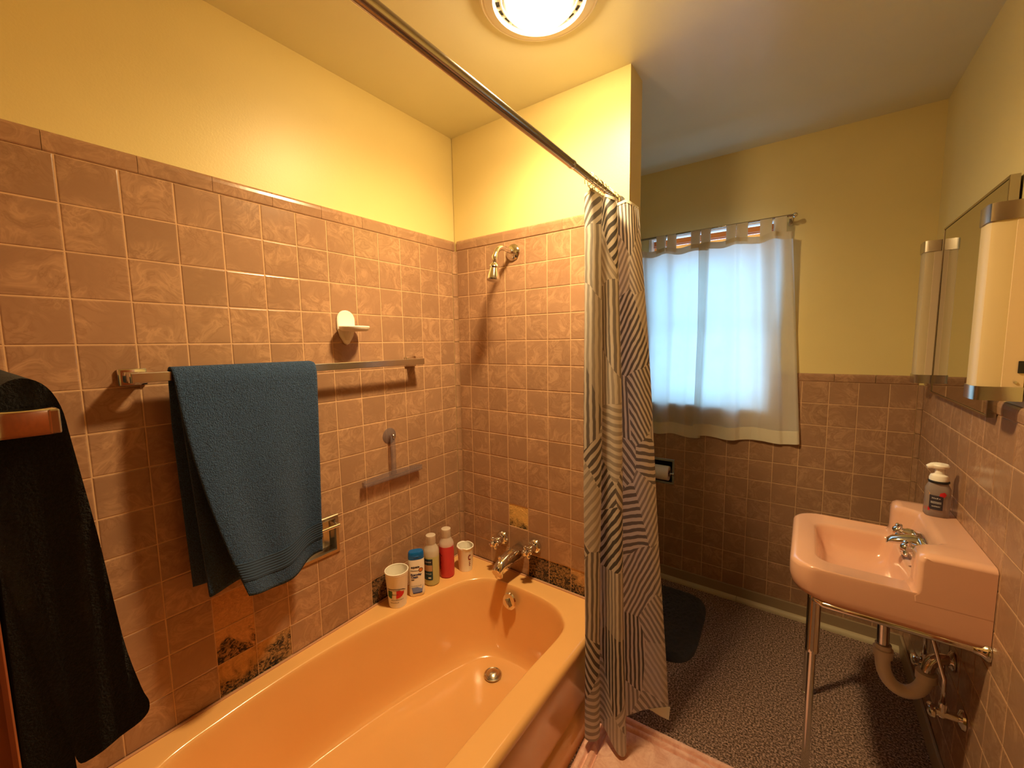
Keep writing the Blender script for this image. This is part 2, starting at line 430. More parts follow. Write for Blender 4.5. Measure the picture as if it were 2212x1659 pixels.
def tile_wall(wall, fr, ujoints, v_top, v_bot, rows, holes=(), missing=(), trim_joints=(), trim_h=0.047, holes_grout=()):
    """individual tiles (children of the wall), a grout bed behind them, bullnose pieces on top"""
    u0, u1 = ujoints[0], ujoints[-1]
    for j in range(rows):
        vt, vb = v_top-j*P, max(v_top-(j+1)*P, v_bot)
        for i in range(len(ujoints)-1):
            if (i, j) in missing: continue
            for (a, b, c, d) in holes_rects(ujoints[i]+GAP/2, ujoints[i+1]-GAP/2, vb+GAP/2, vt-GAP/2, holes):
                w, h = b-a, d-c
                if w < 0.006 or h < 0.006: continue
                o = bpy.data.objects.new('tile', tile_mesh(w, h)); COL.objects.link(o); o.parent = wall
                tilt = Matrix.Rotation(random.uniform(-1, 1)*0.0035, 4, 'X') @ Matrix.Rotation(random.uniform(-1, 1)*0.0035, 4, 'Y')
                o.matrix_local = fr.mw((a+b)/2, (c+d)/2, random.uniform(-0.0002, 0.0002)) @ tilt
    mh = [(ujoints[i]+0.001, ujoints[i+1]-0.001, v_top-(j+1)*P+0.001, v_top-j*P-0.001) for (i, j) in missing]
    rects = holes_rects(u0, u1, v_bot, v_top, list(holes)+mh)
    obj('grout', slab(fr, rects, -0.0040, -0.0012), M['grout'], wall)
    tm = {}
    for a, b in zip(trim_joints, trim_joints[1:]):
        k = round(b-a, 4)
        if k not in tm: tm[k] = trim_mesh(b-a-GAP*0.5, trim_h-0.001)
        o = bpy.data.objects.new('trim_tile', tm[k]); COL.objects.link(o); o.parent = wall
        o.matrix_local = fr.mw((a+b)/2, v_top+trim_h/2)
def adhesive(wall, fr, cells, mat):
    for (a, b, c, d) in cells:
        w, h = b-a, d-c
        bm = bmesh.new(); box(bm, (-w/2, -h/2, -0.003), (w/2, h/2, 0.0))
        obj('adhesive_patch', bm, mat, wall, mw=fr.mw((a+b)/2, (c+d)/2, -0.0026))
def cove(wall, fr, r, v_top, rows, v_bot, sign):
    """quarter-round inside-corner pieces, one per row, at u = 0"""
    for j in range(rows):
        vt, vb = v_top-j*P-GAP/2, max(v_top-(j+1)*P, v_bot)+GAP/2
        if vt-vb < 0.01: continue
        bm = bmesh.new(); pts = []
        for k in range(7):
            a = k/6*PI/2; pts.append((sign*(r-r*math.sin(a)), r-r*math.cos(a)))
        ring = lambda z: [(u, z, n) for u, n in pts]+[(0, z, -0.001)]
        h = vt-vb; loft(bm, [ring(-h/2), ring(h/2)], True, (True, True))
        obj('cove_tile', bm, M['tile'], wall, smooth=True, angle=40, mw=fr.mw(0, (vt+vb)/2))

# ------------------------------------------------------------------ the room
ZC, ZT, ZR = 2.44, 1.915, 0.382
YF, XR, YB = 1.005, 1.845, -1.515
PX = 0.873
tag(obj('floor', B((-0.12, -2.75, -0.08), (XR+0.12, YF+0.14, 0.0)), M['carpet']), kind='structure')
tag(obj('ceiling', B((-0.12, -2.75, ZC), (XR+0.12, YF+0.14, ZC+0.08)), M['ceiling']), kind='structure')

# left wall: u runs from the tub corner towards the camera
FL = Frame((0, 0, 0), (0, -1, 0), (1, 0, 0))
NICHE = (0.683, 0.842, 0.683, 0.829)
wl = tag(obj('wall_left', slab(FL, holes_rects(-YF-0.14, 2.75, 0, ZC, [NICHE]), -0.12, -0.0035), M['paint']), kind='structure')
uj = [0.0185, 0.1131]+[0.1131+P*k for k in range(1, 14)]
miss_l = [(9, 11), (9, 12), (9, 13), (8, 13), (4, 13)]
tj_l = [0.0, 0.0185]+[0.0185+0.1645*k for k in range(1, 10)]
tile_wall(wl, FL, uj, ZT, ZR-0.004, 14, [NICHE], miss_l, tj_l)
cell = lambda uj, i, j: (uj[i]+0.001, uj[i+1]-0.001, max(ZT-(j+1)*P, ZR-0.002)+0.001, ZT-j*P-0.001)
adhesive(wl, FL, [(uj[9]+0.001, uj[10]-0.001, ZT-13*P+0.001, ZT-11*P-0.001)], M['adhesive_tan'])
adhesive(wl, FL, [(uj[8]+0.001, uj[10]-0.001, ZR-0.001, ZT-13*P)], M['adhesive_stained'])
adhesive(wl, FL, [cell(uj, 4, 13)], M['adhesive_mouldy'])
cove(wl, FL, 0.0175, ZT, 14, ZR, 1)

# partition at the tap end of the tub
FP = Frame((0, 0, 0), (1, 0, 0), (0, -1, 0))
wp = tag(obj('wall_partition', B((-0.0, 0.0035, 0), (PX, 0.125, ZC)), M['paint']), kind='structure')
ujp = [0.0165, 0.0874]+[0.0874+P*k for k in range(1, 8)]+[PX]
miss_p = [(3, 11), (4, 13), (5, 13), (6, 13)]
tile_wall(wp, FP, ujp, ZT, ZR-0.004, 14, (), miss_p, [0.0165, 0.147, 0.2976, 0.448, 0.599, 0.749, PX])
adhesive(wp, FP, [cell(ujp, 3, 11)], M['adhesive_clean'])
adhesive(wp, FP, [cell(ujp, 4, 13)], M['adhesive_mouldy'])
adhesive(wp, FP, [cell(ujp, 5, 13)], M['adhesive_half'])
adhesive(wp, FP, [cell(ujp, 6, 13)], M['adhesive_stained'])

# far wall with the window and the toilet-paper recess
FF = Frame((0, YF, 0), (1, 0, 0), (0, -1, 0))
WIN = (0.63, 1.272, 1.085, 2.064); TPH = (0.664, 0.806, 0.600, 0.752)
wf = tag(obj('wall_far', slab(FF, holes_rects(-0.0, XR+0.12, 0, ZC, [WIN, TPH]), -0.12, -0.0035), M['paint']), kind='structure')
ujf = [0.0975+0.1093*k for k in range(0, 16)]+[1.8275]
tile_wall(wf, FF, ujf, 1.2545, 0.03, 12, [(WIN[0]-0.012, WIN[1]+0.012, WIN[2]-0.012, 3), TPH], (), [], 0.04)
tmx = [0.02, 0.17, 0.32, 0.47, 0.618]
for a, b in zip([1.284, 1.385, 1.535, 1.685], [1.385, 1.535, 1.685, 1.8275]):
    o = obj('trim_tile', trim_mesh(b-a-0.0015, 0.039), None, wf); o.matrix_local = FF.mw((a+b)/2, 1.2545+0.0195)
bb = tag(obj('baseboard_far', B((PX-0.3, YF-0.012, 0), (XR-0.002, YF-0.0005, 0.078), 0.003), M['baseboard']), kind='structure')
qr = bmesh.new(); prof = [(0, 0), (0.020, 0)]+[(0.020*math.cos(a), 0.024*math.sin(a)) for a in [PI/2*k/6 for k in range(1, 7)]]
loft(qr, [[(x, YF-0.012-a, b) for a, b in prof] for x in (0.58, 1.16)], True)
loft(qr, [[(x, YF-0.012-a, b) for a, b in prof] for x in (1.162, XR-0.002)], True)
obj('quarter_round', qr, M['quarter'], bb, True, 40)

# right wall
FR = Frame((XR, YF, 0), (0, -1, 0), (-1, 0, 0))
wr = tag(obj('wall_right', slab(FR, [(-0.14, 3.755, 0, ZC)], -0.12, -0.0035), M['paint']), kind='structure')
ujr = [0.0175]+[0.0175+P*k for k in range(1, 16)]
tile_wall(wr, FR, ujr, 1.2545, 0.03, 12, (), (), [0.0175]+[0.0175+0.15*k for k in range(1, 12)], 0.04)
cove(wr, FR, 0.0165, 1.2545, 12, 0.03, 1)
tag(obj('baseboard_right', B((XR-0.011, -0.9, 0), (XR-0.0005, YF-0.013, 0.078), 0.003), M['baseboard']), kind='structure')

# back wall with the doorway behind the camera
FB = Frame((0, YB, 0), (1, 0, 0), (0, 1, 0))
DOOR = (0.93, 1.73, 0.0, 2.03)
wb = tag(obj('wall_back', slab(FB, holes_rects(0, XR+0.12, 0, ZC, [DOOR]), -0.13, -0.0035), M['paint']), kind='structure')
tile_wall(wb, FB, [0.0185+P*k for k in range(8)]+[0.812], ZT, ZR-0.004, 14, (), (), [0.0185+0.1645*k for k in range(5)]+[0.812])
dr = tag(obj('door_1', B((1.797, YB+0.022, 0.012), (1.835, YB+0.80, 2.025), 0.002), M['door_wood']), kind='structure')
tag(obj('wall_hall', B((-0.12, -2.75, 0), (XR+0.12, -2.65, ZC)), M['paint']), kind='structure')
kb = bmesh.new(); lathe(kb, [(0.030, 0), (0.030, 0.006), (0.012, 0.010), (0.012, 0.028), (0.026, 0.036), (0.028, 0.048), (0.018, 0.056), (0.0, 0.058)], 20, (0, 0, 0), 'Y')
kb.transform(Matrix.Translation((1.797, YB+0.735, 0.96)) @ Matrix.Rotation(PI/2, 4, 'Z'))
obj('door_knob', kb, M['chrome'], dr, True, 40)
cs = bmesh.new()
for a, b in (((0.838, 0), (0.93, 2.03)), ((1.73, 0), (1.81, 2.03)), ((0.838, 2.03), (1.81, 2.12))):
    box(cs, (a[0], YB-0.003, a[1]), (b[0], YB+0.017, b[1]), 0.004)
tag(obj('trim_1', cs, M['door_wood']), kind='structure')

# ------------------------------------------------------------------ window
win = tag(obj('window_1', slab(FF, [(WIN[0], WIN[0]+0.016, WIN[2], WIN[3]), (WIN[1]-0.016, WIN[1], WIN[2], WIN[3]),
      (WIN[0]+0.016, WIN[1]-0.016, WIN[2], WIN[2]+0.014), (WIN[0]+0.016, WIN[1]-0.016, WIN[3]-0.003, WIN[3])], -0.118, -0.0005), M['white_plastic']), kind='structure')
x0, x1 = WIN[0]+0.016, WIN[1]-0.016
obj('head_board', B((x0, YF+0.046, 2.030), (x1, YF+0.049, 2.0565)), M['head_wood'], win)
obj('head_bead', B((x0, YF+0.040, 2.0255), (x1, YF+0.046, 2.0295), 0.001), M['shade_white'], win)
obj('head_bead', B((x0, YF+0.040, 2.0225), (x1, YF+0.046, 2.0252), 0.001), M['head_wood'], win)
obj('head_bead', B((x0, YF+0.040, 2.0175), (x1, YF+0.046, 2.0220), 0.001), M['shade_white'], win)
obj('roller_shade', B((x0+0.002, YF+0.046, 1.930), (x1-0.002, YF+0.048, 2.017)), M['shade'], win)
sr = bmesh.new()
for z in (1.10, 1.55): box(sr, (x0, YF+0.074, z), (x1, YF+0.100, z+0.036), 0.003)
box(sr, (x0, YF+0.074, 1.137), (x0+0.034, YF+0.100, 2.05), 0.003); box(sr, (x1-0.034, YF+0.074, 1.137), (x1, YF+0.100, 2.05), 0.003)
obj('sash', sr, M['white_plastic'], win)
mu = bmesh.new()
for x in (0.845, 1.055): box(mu, (x-0.008, YF+0.080, 1.137), (x+0.008, YF+0.096, 2.05))
for z in (1.34, 1.78): box(mu, (x0+0.034, YF+0.080, z), (x1-0.034, YF+0.096, z+0.014))
obj('muntin', mu, M['white_plastic'], win)
t = NT('window_glass'); tp_ = t.n('ShaderNodeBsdfTransparent'); gl = t.n('ShaderNodeBsdfGlossy'); gl.inputs[1].default_value = 0.05
mx_ = t.n('ShaderNodeMixShader'); mx_.inputs[0].default_value = 0.06
t.l(tp_.outputs[0], mx_.inputs[1]); t.l(gl.outputs[0], mx_.inputs[2]); t.l(mx_.outputs[0], t.out.inputs[0]); M['glass'] = t.m
obj('pane', B((x0+0.03, YF+0.086, 1.13), (x1-0.03, YF+0.090, 2.05)), M['glass'], win)

# ------------------------------------------------------------------ bathtub
def tub():
    R0 = [(0.095, -1.284), (0.072, -1.12), (0.066, -0.96), (0.068, -0.80), (0.088, -0.62), (0.125, -0.43), (0.153, -0.29),
          (0.190, -0.185), (0.270, -0.112), (0.379, -0.098), (0.499, -0.097), (0.61, -0.112), (0.685, -0.155), (0.728, -0.235), (0.722, -0.467),
          (0.720, -0.714), (0.718, -0.95), (0.70, -1.22), (0.62, -1.40), (0.40, -1.445), (0.19, -1.40)]
    F0 = [(0.190, -1.10), (0.165, -1.03), (0.140, -0.93), (0.155, -0.78), (0.185, -0.60), (0.220, -0.46), (0.255, -0.34),
          (0.295, -0.245), (0.345, -0.190), (0.405, -0.168), (0.480, -0.165), (0.555, -0.180), (0.605, -0.225), (0.630, -0.30), (0.640, -0.467),
          (0.640, -0.70), (0.630, -0.88), (0.60, -1.05), (0.52, -1.14), (0.40, -1.16), (0.27, -1.14)]
    ring2 = lambda A: catmull([(a, b, 0) for a, b in A], 5, True)
    R, F = ring2(R0), ring2(F0)
    n = len(R); cx = sum(p.x for p in R)/n; cy = sum(p.y for p in R)/n
    L, Rt, Y0, Y1 = 0.002, 0.815, YB+0.003, -0.004
    def outer(p, ins=0.0):
        d = Vector((p.x-cx, p.y-cy)); k = 1e9
        for v, lo, hi, c in ((d.x, L+ins*0, Rt-ins, cx), (d.y, Y0, Y1, cy)):
            if v > 1e-9: k = min(k, (hi-c)/v)
            elif v < -1e-9: k = min(k, (lo-c)/v)
        return Vector((cx+d.x*k, cy+d.y*k, 0))
    rings = []
    def add(f, z): rings.append([Vector((f(i).x, f(i).y, z)) for i in range(n)])
    add(lambda i: outer(R[i], 0.0), 0.0)
    add(lambda i: outer(R[i], 0.0), 0.112)
    add(lambda i: outer(R[i], 0.006), 0.122)
    add(lambda i: outer(R[i], 0.012), 0.126)
    add(lambda i: outer(R[i], 0.014), 0.330)
    add(lambda i: outer(R[i], 0.006), 0.345)
    for ins, z in ((0.0, 0.352), (0.0, 0.362), (0.003, 0.372), (0.010, 0.379), (0.020, 0.382)): add(lambda i, s=ins: outer(R[i], s), z)
    add(lambda i: outer(R[i], 0.020).lerp(R[i], 0.80), 0.382)
    prof = [(0.0, 0.382), (0.035, 0.3813), (0.065, 0.3785), (0.095, 0.3725), (0.125, 0.3615), (0.155, 0.345), (0.20, 0.318), (0.30, 0.262), (0.43, 0.20), (0.54, 0.145), (0.66, 0.104), (0.80, 0.080), (0.92, 0.069), (1.0, 0.064)]
    for k, z in prof: add(lambda i, k=k: R[i].lerp(F[i], k), z)
    fx = sum(p.x for p in F)/n; fy = sum(p.y for p in F)/n; c = Vector((fx, fy, 0))
    for k, z in ((0.35, 0.058), (0.7, 0.056), (0.97, 0.056)): add(lambda i, k=k: F[i].lerp(c, k), z)
    bm = bmesh.new(); loft(bm, rings, True, (False, True))
    t = thing('bathtub', 'peach enamelled bathtub along the tiled wall under the shower', 'bathtub', (0.41, -0.75, 0))
    inv = Matrix.Translation((-0.41, 0.75, 0))
    bm.transform(inv); obj('basin', bm, M['tub'], t, True, 50)
    ck = bmesh.new()
    box(ck, (0.001, YB+0.01, ZR-0.002), (0.010, -0.006, ZR+0.004), 0.002); box(ck, (0.010, -0.012, ZR-0.002), (0.81, -0.004, ZR+0.005), 0.002)
    ck.transform(inv); obj('caulk_bead', ck, M['caulk'], t)
    d = bmesh.new(); lathe(d, [(0.038, 0.0), (0.038, 0.004), (0.034, 0.007), (0.030, 0.004), (0.027, 0.004), (0.026, 0.010), (0.018, 0.016), (0.006, 0.019), (0, 0.019)], 32, (0.402, -0.262, 0.0640))
    d.transform(inv); obj('drain', d, M['steel'], t, True, 35)
    # overflow plate on the sloping end wall
    ov = bmesh.new(); lathe(ov, [(0.036, 0), (0.036, 0.005), (0.031, 0.010), (0.012, 0.012), (0, 0.012)], 32)
    box(ov, (-0.005, -0.024, 0.010), (0.005, 0.014, 0.028), 0.003)
    m = inv @ Matrix.Translation((0.398, -0.128, 0.322)) @ Matrix.Rotation(math.radians(76), 4, 'X') @ Matrix.Rotation(math.radians(35), 4, 'Z')
    ov.transform(m); obj('overflow_plate', ov, M['chrome'], t, True, 35)
tub()

# ------------------------------------------------------------------ taps, spout, shower head
def tap(x, z, label):
    t = thing('tub_tap', label, 'tap', (x, 0, z), 0, 'taps over the tub')
    f = bmesh.new(); lathe(f, [(0.034, 0.0), (0.034, -0.004), (0.028, -0.014), (0.018, -0.020), (0.0, -0.020)], 28, axis='Y'); obj('flange', f, M['chrome'], t, True, 40)
    s = bmesh.new(); lathe(s, [(0.019, -0.016), (0.0205, -0.030), (0.0185, -0.044), (0.016, -0.050), (0.019, -0.056), (0.013, -0.062), (0, -0.062)], 24, axis='Y'); obj('stem', s, M['chrome'], t, True, 40)
    h = bmesh.new(); lathe(h, [(0.016, -0.058), (0.0185, -0.066), (0.0175, -0.074), (0.011, -0.078), (0.0115, -0.086), (0.009, -0.091), (0, -0.093)], 24, axis='Y')
    for k in range(4):
        a = k*PI/2+0.4; c, sn = math.cos(a), math.sin(a)
        tube(h, [(0.010*c, -0.068, 0.010*sn), (0.020*c, -0.068, 0.020*sn), (0.026*c, -0.068, 0.026*sn), (0.029*c, -0.068, 0.029*sn)], [0.0085, 0.0080, 0.0088, 0.006], 12)
    obj('handle', h, M['chrome'], t, True, 50)
tap(0.268, 0.530, 'chrome cross-handle tap on the tile, left of the tub spout')
tap(0.453, 0.540, 'chrome cross-handle tap on the tile, right of the tub spout')
t = thing('tub_spout', 'chrome tub spout curving out from the tiled end wall', 'spout', (0.363, 0, 0.487))
rings = []
for y, z, rw, rh in ((0.0, 0, 0.034, 0.038), (-0.03, 0.003, 0.033, 0.038), (-0.06, 0.006, 0.031, 0.035), (-0.10, 0.006, 0.029, 0.030), (-0.14, 0.000, 0.027, 0.025), (-0.166, -0.012, 0.025, 0.021), (-0.178, -0.024, 0.022, 0.017)):
    rings.append([Vector((rw*math.cos(a), y-0.25*rh*math.sin(a)*(1 if y < -0.1 else 0), z+rh*math.sin(a))) for a in [2*PI*k/24 for k in range(24)]])
bm = bmesh.new(); loft(bm, rings, True); obj('body', bm, M['chrome'], t, True, 60)
bm = bmesh.new(); lathe(bm, [(0.017, -0.050), (0.0185, -0.046), (0.0185, -0.012), (0.016, -0.008)], 20, (0, -0.157, 0)); obj('mouth', bm, M['chrome'], t, True, 40)
bm = bmesh.new(); lathe(bm, [(0.004, 0), (0.004, 0.016), (0.007, 0.019), (0.007, 0.027), (0, 0.029)], 14, (0, -0.150, 0.014)); obj('diverter_knob', bm, M['chrome'], t, True, 40)

t = thing('shower', 'chrome shower head on a bent arm from the tiled end wall', 'shower head', (0.353, 0, 1.862))
bm = bmesh.new(); lathe(bm, [(0.036, 0.0), (0.036, -0.003), (0.030, -0.010), (0.016, -0.014), (0.0, -0.014)], 32, axis='Y'); obj('flange', bm, M['chrome'], t, True, 40)
bm = bmesh.new(); tube(bm, [(0, -0.005, 0), (0, -0.035, 0.004)]+bez((0, -0.045, 0.005), (0, -0.095, 0.012), (0, -0.118, 0.000), (0, -0.132, -0.045), 10), 0.0105, 16); obj('arm', bm, M['chrome'], t, True, 60)
bm = bmesh.new(); lathe(bm, [(0.011, 0.010), (0.014, 0.0), (0.014, -0.018), (0.011, -0.024), (0.016, -0.030), (0.020, -0.036), (0.0215, -0.042), (0.018, -0.048), (0.019, -0.054), (0.026, -0.080), (0.0275, -0.094), (0.025, -0.098), (0, -0.096)], 28)
bm.transform(Matrix.Translation((0, -0.131, -0.040)) @ Matrix.Rotation(math.radians(-9), 4, 'X')); obj('nozzle', bm, M['chrome'], t, True, 35)

# ------------------------------------------------------------------ towel bars
def towel_bar(name, label, origin, rz, length, b0, b1):
    """bar along local x, wall at local y = 0, room towards -y"""
    t = thing(name, label, 'towel bar', origin, rz)
    for xb in (b0, b1):
        bm = bmesh.new(); box(bm, (xb-0.029, -0.010, -0.022), (xb+0.029, 0.0, 0.022), 0.003)
        box(bm, (xb-0.020, -0.074, -0.014), (xb+0.020, -0.008, 0.014), 0.004)
        obj('bracket', bm, M['chrome'], t, True, 30)
    bm = bmesh.new(); box(bm, (0, -0.0745, -0.0125), (length, -0.0665, 0.0125), 0.0015); obj('bar', bm, M['steel'], t)
    return t
# on the left wall: local x = +y, local y = -x
towel_bar('towel_bar', 'long chrome towel bar on the left wall holding the blue towel', (0.0, -1.240, 1.393), PI/2, 0.955, 0.016, 0.935)
towel_bar('towel_bar', 'chrome towel bar at the left edge holding the black towel', (0.806, YB, 1.393), PI, 0.62, 0.022, 0.60)

# ------------------------------------------------------------------ blue towel
def blue_towel():
    t = thing('bath_towel', 'slate blue terry towel draped over the left wall towel bar', 'towel', (0.0705, -0.97, 1.393))
    ox = Vector((0.0705, -0.97, 1.393))
    yr, yl = -0.777, -1.160
    def front(u, v):
        # u 0 = left edge (towards camera), 1 = right; v 0 = top, 1 = hem
        left = yl + 0.105*(v**1.7) ; right = yr - 0.030*v
        y = left + (right-left)*u
        bulge = 0.004 + 0.032*v**0.8
        x = 0.082 + bulge + v*(0.016*math.sin(u*5.2+0.6) + 0.010*math.sin(u*11.5+1.0)) + 0.02*v*(1-u)**3
        zb = 0.752 + 0.020*math.cos(u*5.0+0.8) - 0.010*(1-u) 
        z = 1.4085 + (zb-1.4085)*v
        if v < 0.06:
            k = 1-v/0.06; x -= 0.010*k*k; 
        return Vector((x, y, z))-ox
    def back(u, v):
        left = yl - 0.004 + 0.012*v; right = yr - 0.03 - 0.02*v
        y = left+(right-left)*u
        x = 0.060 - 0.026*min(1, v*4) + 0.012*v + 0.010*v*math.sin(u*9)
        z = 1.4085 + (0.795-1.4085)*v
        return Vector((x, y, z))-ox
    def outer(u, w):   # continuous cloth: back flap up, over the bar, down the front
        if w < 0.42: return back(u, 1-w/0.42)
        if w < 0.46:
            k = (w-0.42)/0.04; a, b = back(u, 0), front(u, 0); p = a.lerp(b, k); p.z += 0.005*math.sin(PI*k); return p
        return front(u, (w-0.46)/0.54)
    bm = bmesh.new(); grid(bm, 56, 130, outer)
    o = solidify(obj('cloth', bm, M['towel_blue'], t, True), 0.008)
    # middle fold: a doubled layer showing behind the front flap's left edge
    def mid(u, v):
        y = yl+0.006 + 0.022*v + u*(0.17+0.02*v); x = 0.074 + 0.022*v + 0.012*v*math.sin(u*6+2); z = 1.405+(0.775+0.012*u-1.405)*v
        return Vector((x, y, z))-ox
    bm = bmesh.new(); grid(bm, 20, 60, mid); solidify(obj('inner_fold', bm, M['towel_blue'], t, True), 0.008)
    def band(u, v): 
        vv = 0.842 + 0.085*v; p = front(0.004+u*0.992, vv); p.x += 0.0052 + 0.0006*math.sin(v*PI*14); return p
    bm = bmesh.new(); grid(bm, 56, 60, band); solidify(obj('woven_band', bm, M['towel_blue_band'], t, True), 0.002)
blue_towel()

# ------------------------------------------------------------------ black towel on the near bar
def black_towel():
    t = thing('hand_towel', 'black terry towel hanging folded at the left edge of the view', 'towel', (0.55, -1.444, 1.40))
    ox = Vector((0.55, -1.444, 1.40))
    prof = [(-1.496, 0.55), (-1.494, 0.9), (-1.492, 1.25), (-1.490, 1.385), (-1.483, 1.420), (-1.465, 1.4365), (-1.447, 1.430), (-1.436, 1.405),
            (-1.431, 1.36), (-1.420, 1.25), (-1.409, 1.12), (-1.397, 1.045), (-1.391, 1.020), (-1.396, 1.004), (-1.420, 0.996), (-1.450, 0.990),
            (-1.4565, 1.000), (-1.459, 1.10), (-1.461, 0.9), (-1.459, 0.55)]
    loop = catmull([(0, a, b) for a, b in prof[:-3]], 4) + [Vector((0, -1.4575, 1.02)), Vector((0, -1.4570, 0.95)), Vector((0, -1.456, 0.75)), Vector((0, -1.455, 0.55))]
    rings = []
    for k in range(24):
        s = k/23; x = 0.30+0.462*s; ring = []
        for p in loop:
            w = 0.004*math.sin(x*31+p.z*7)*(1.45-p.z)
            ring.append(Vector((x+0.004*noise.noise(Vector((p.y*40, p.z*14, 3.1)))*(1 if s > 0.9 else 0.0), p.y+w, p.z))-ox)
        rings.append(ring)
    for ins in (0.004,):
        c = rings[-1]; rings.append([Vector((p.x+0.006, p.y, p.z)) for p in c])
    bm = bmesh.new(); loft(bm, rings, True)
    bmesh.ops.triangulate(bm, faces=[f for f in bm.faces if len(f.verts) > 4])
    obj('cloth', bm, M['towel_black'], t, True, 60)
black_towel()

# ------------------------------------------------------------------ soap dish, squeegee, recessed niche
t = thing('soap_dish', 'white plastic soap dish stuck to the left wall above the towel bar', 'soap dish', (0.0, -0.606, 1.531))
bp = bmesh.new(); out = []
for k in range(13):
    a = PI*k/12; out.append((0.037*math.cos(a), 0.030+0.037*math.sin(a)))
out += [(-0.037, 0.0), (-0.028, -0.030), (-0.010, -0.058), (0.0, -0.063), (0.010, -0.058), (0.028, -0.030), (0.037, 0.0)]
loft(bp, [[(0.001, y, z) for y, z in out], [(0.005, y, z) for y, z in out], [(0.008, y*0.92, z*0.95) for y, z in out]], True); obj('back_plate', bp, M['white_foam'], t, True, 40)
tr = bmesh.new(); rr = []
for sc, z in ((0.80, -0.012), (0.95, -0.006), (1.0, 0.003), (0.96, 0.006), (0.88, 0.001), (0.5, -0.002)):
    rr.append([(0.052+0.052*sc*math.cos(a)*0.98, 0.004+0.056*sc*math.sin(a), z) for a in [2*PI*k/36 for k in range(36)]])
loft(tr, rr, True); obj('tray', tr, M['white_foam'], t, True, 45)
bm = bmesh.new(); loft(bm, [[(0.008, y, z) for y, z in ((-0.012, -0.012), (0.012, -0.012), (0.008, -0.045), (-0.008, -0.045))], [(0.032, y, -0.011) for y in (-0.006, 0.006, 0.004, -0.004)]], True); obj('rib', bm, M['white_foam'], t)

t = thing('squeegee', 'clear plastic squeegee hanging from a suction hook on the left wall', 'squeegee', (0.0, -0.43, 1.06))
bm = bmesh.new(); lathe(bm, [(0.034, 0.001), (0.032, 0.003), (0.018, 0.007), (0.010, 0.012), (0.010, 0.020), (0, 0.021)], 28, (0, 0, 0.022), 'X'); obj('suction_cup', bm, M['clear'], t, True, 40)
bm = bmesh.new(); tube(bm, [(0.016, 0, 0.032), (0.028, 0, 0.030), (0.030, 0, 0.020), (0.027, 0, 0.014)], 0.003, 8); obj('hook', bm, M['chrome'], t, True)
bm = bmesh.new(); rr = []
for z, w, th in ((0.022, 0.004, 0.003), (0.018, 0.011, 0.005), (-0.02, 0.0135, 0.006), (-0.08, 0.0125, 0.006), (-0.128, 0.012, 0.006), (-0.140, 0.016, 0.007)):
    rr.append([(0.021+th*math.cos(a), w*math.sin(a), z) for a in [2*PI*k/16 for k in range(16)]])
loft(bm, rr, True); obj('handle', bm, M['clear'], t, True, 50)
bm = bmesh.new()
loft(bm, [[(x, y, z) for x, z in ((0.014, -0.128+0.010*(1-(y/0.15)**2)-0.008), (0.028, -0.128+0.010*(1-(y/0.15)**2)-0.008), (0.030, -0.146), (0.012, -0.146))] for y in [-0.150+0.3*k/12 for k in range(13)]], True)
obj('head', bm, M['clear'], t, True, 30)
bm = bmesh.new(); box(bm, (0.009, -0.149, -0.158), (0.033, 0.149, -0.1465), 0.004); obj('blade_holder', bm, M['clear'], t, True, 40)

def recess(name, label, cat, fr, hole, depth, extra):
    a, b, c, d = hole
    t = thing(name, label, cat, fr.at((a+b)/2, (c+d)/2))
    L = lambda u, v, n: fr.at((a+b)/2+u, (c+d)/2+v, n)-fr.at((a+b)/2, (c+d)/2)
    hw, hh = (b-a)/2, (d-c)/2
    fm = bmesh.new()
    rings = [(hw-0.002, hh-0.002, -0.004), (hw+0.002, hh+0.002, 0.0015), (hw-0.001, hh-0.001, 0.005), (hw-0.012, hh-0.012, 0.005), (hw-0.015, hh-0.015, -0.002)]
    loft(fm, [[L(sx*w, sy*h, n) for sx, sy in ((-1, -1), (1, -1), (1, 1), (-1, 1))] for w, h, n in rings], True, (False, False)); obj('frame', fm, M['steel'], t)
    bx = bmesh.new()
    loft(bx, [[L(sx*w, sy*h, n) for sx, sy in ((-1, -1), (1, -1), (1, 1), (-1, 1))] for w, h, n in ((hw-0.014, hh-0.014, -0.001), (hw-0.018, hh-0.018, -depth*0.75), (hw-0.035, hh-0.035, -depth))], True, (False, True)); obj('box', bx, M['steel'] if extra == 'bar' else M['dark'], t, False)
    return t, L
t, L = recess('grab_niche', 'recessed chrome soap niche with a bar low on the left wall', 'soap niche', FL, NICHE, 0.045, 'bar')
bm = bmesh.new(); tube(bm, [L(-0.066, 0.044, 0.034), L(0.066, 0.044, 0.034)], 0.0065, 14); obj('bar', bm, M['chrome'], t, True, 40)
for s in (-1, 1):
    bm = bmesh.new(); tube(bm, [L(s*0.060, 0.046, -0.01), L(s*0.060, 0.045, 0.034)], 0.006, 10); obj('post', bm, M['chrome'], t, True, 40)
t, L = recess('paper_holder', 'recessed chrome toilet paper holder on the far wall under the window', 'paper holder', FF, TPH, 0.055, 'dark')
bm = bmesh.new(); tube(bm, [L(-0.068, -0.008, 0.012), L(0.070, -0.008, 0.012)], 0.006, 12)
tube(bm, [L(0.064, -0.008, 0.012), L(0.066, -0.008, 0.012), L(0.073, -0.008, 0.012), L(0.074, -0.008, 0.012)], [0.004, 0.011, 0.011, 0.006], 14); obj('roller', bm, M['chrome'], t, True, 40)
q = FF.at((TPH[0]+TPH[1])/2, (TPH[2]+TPH[3])/2)
tr_ = thing('toilet_roll', 'white toilet paper roll in the chrome holder under the window', 'toilet paper', q+L(-0.006, -0.008, 0.012))
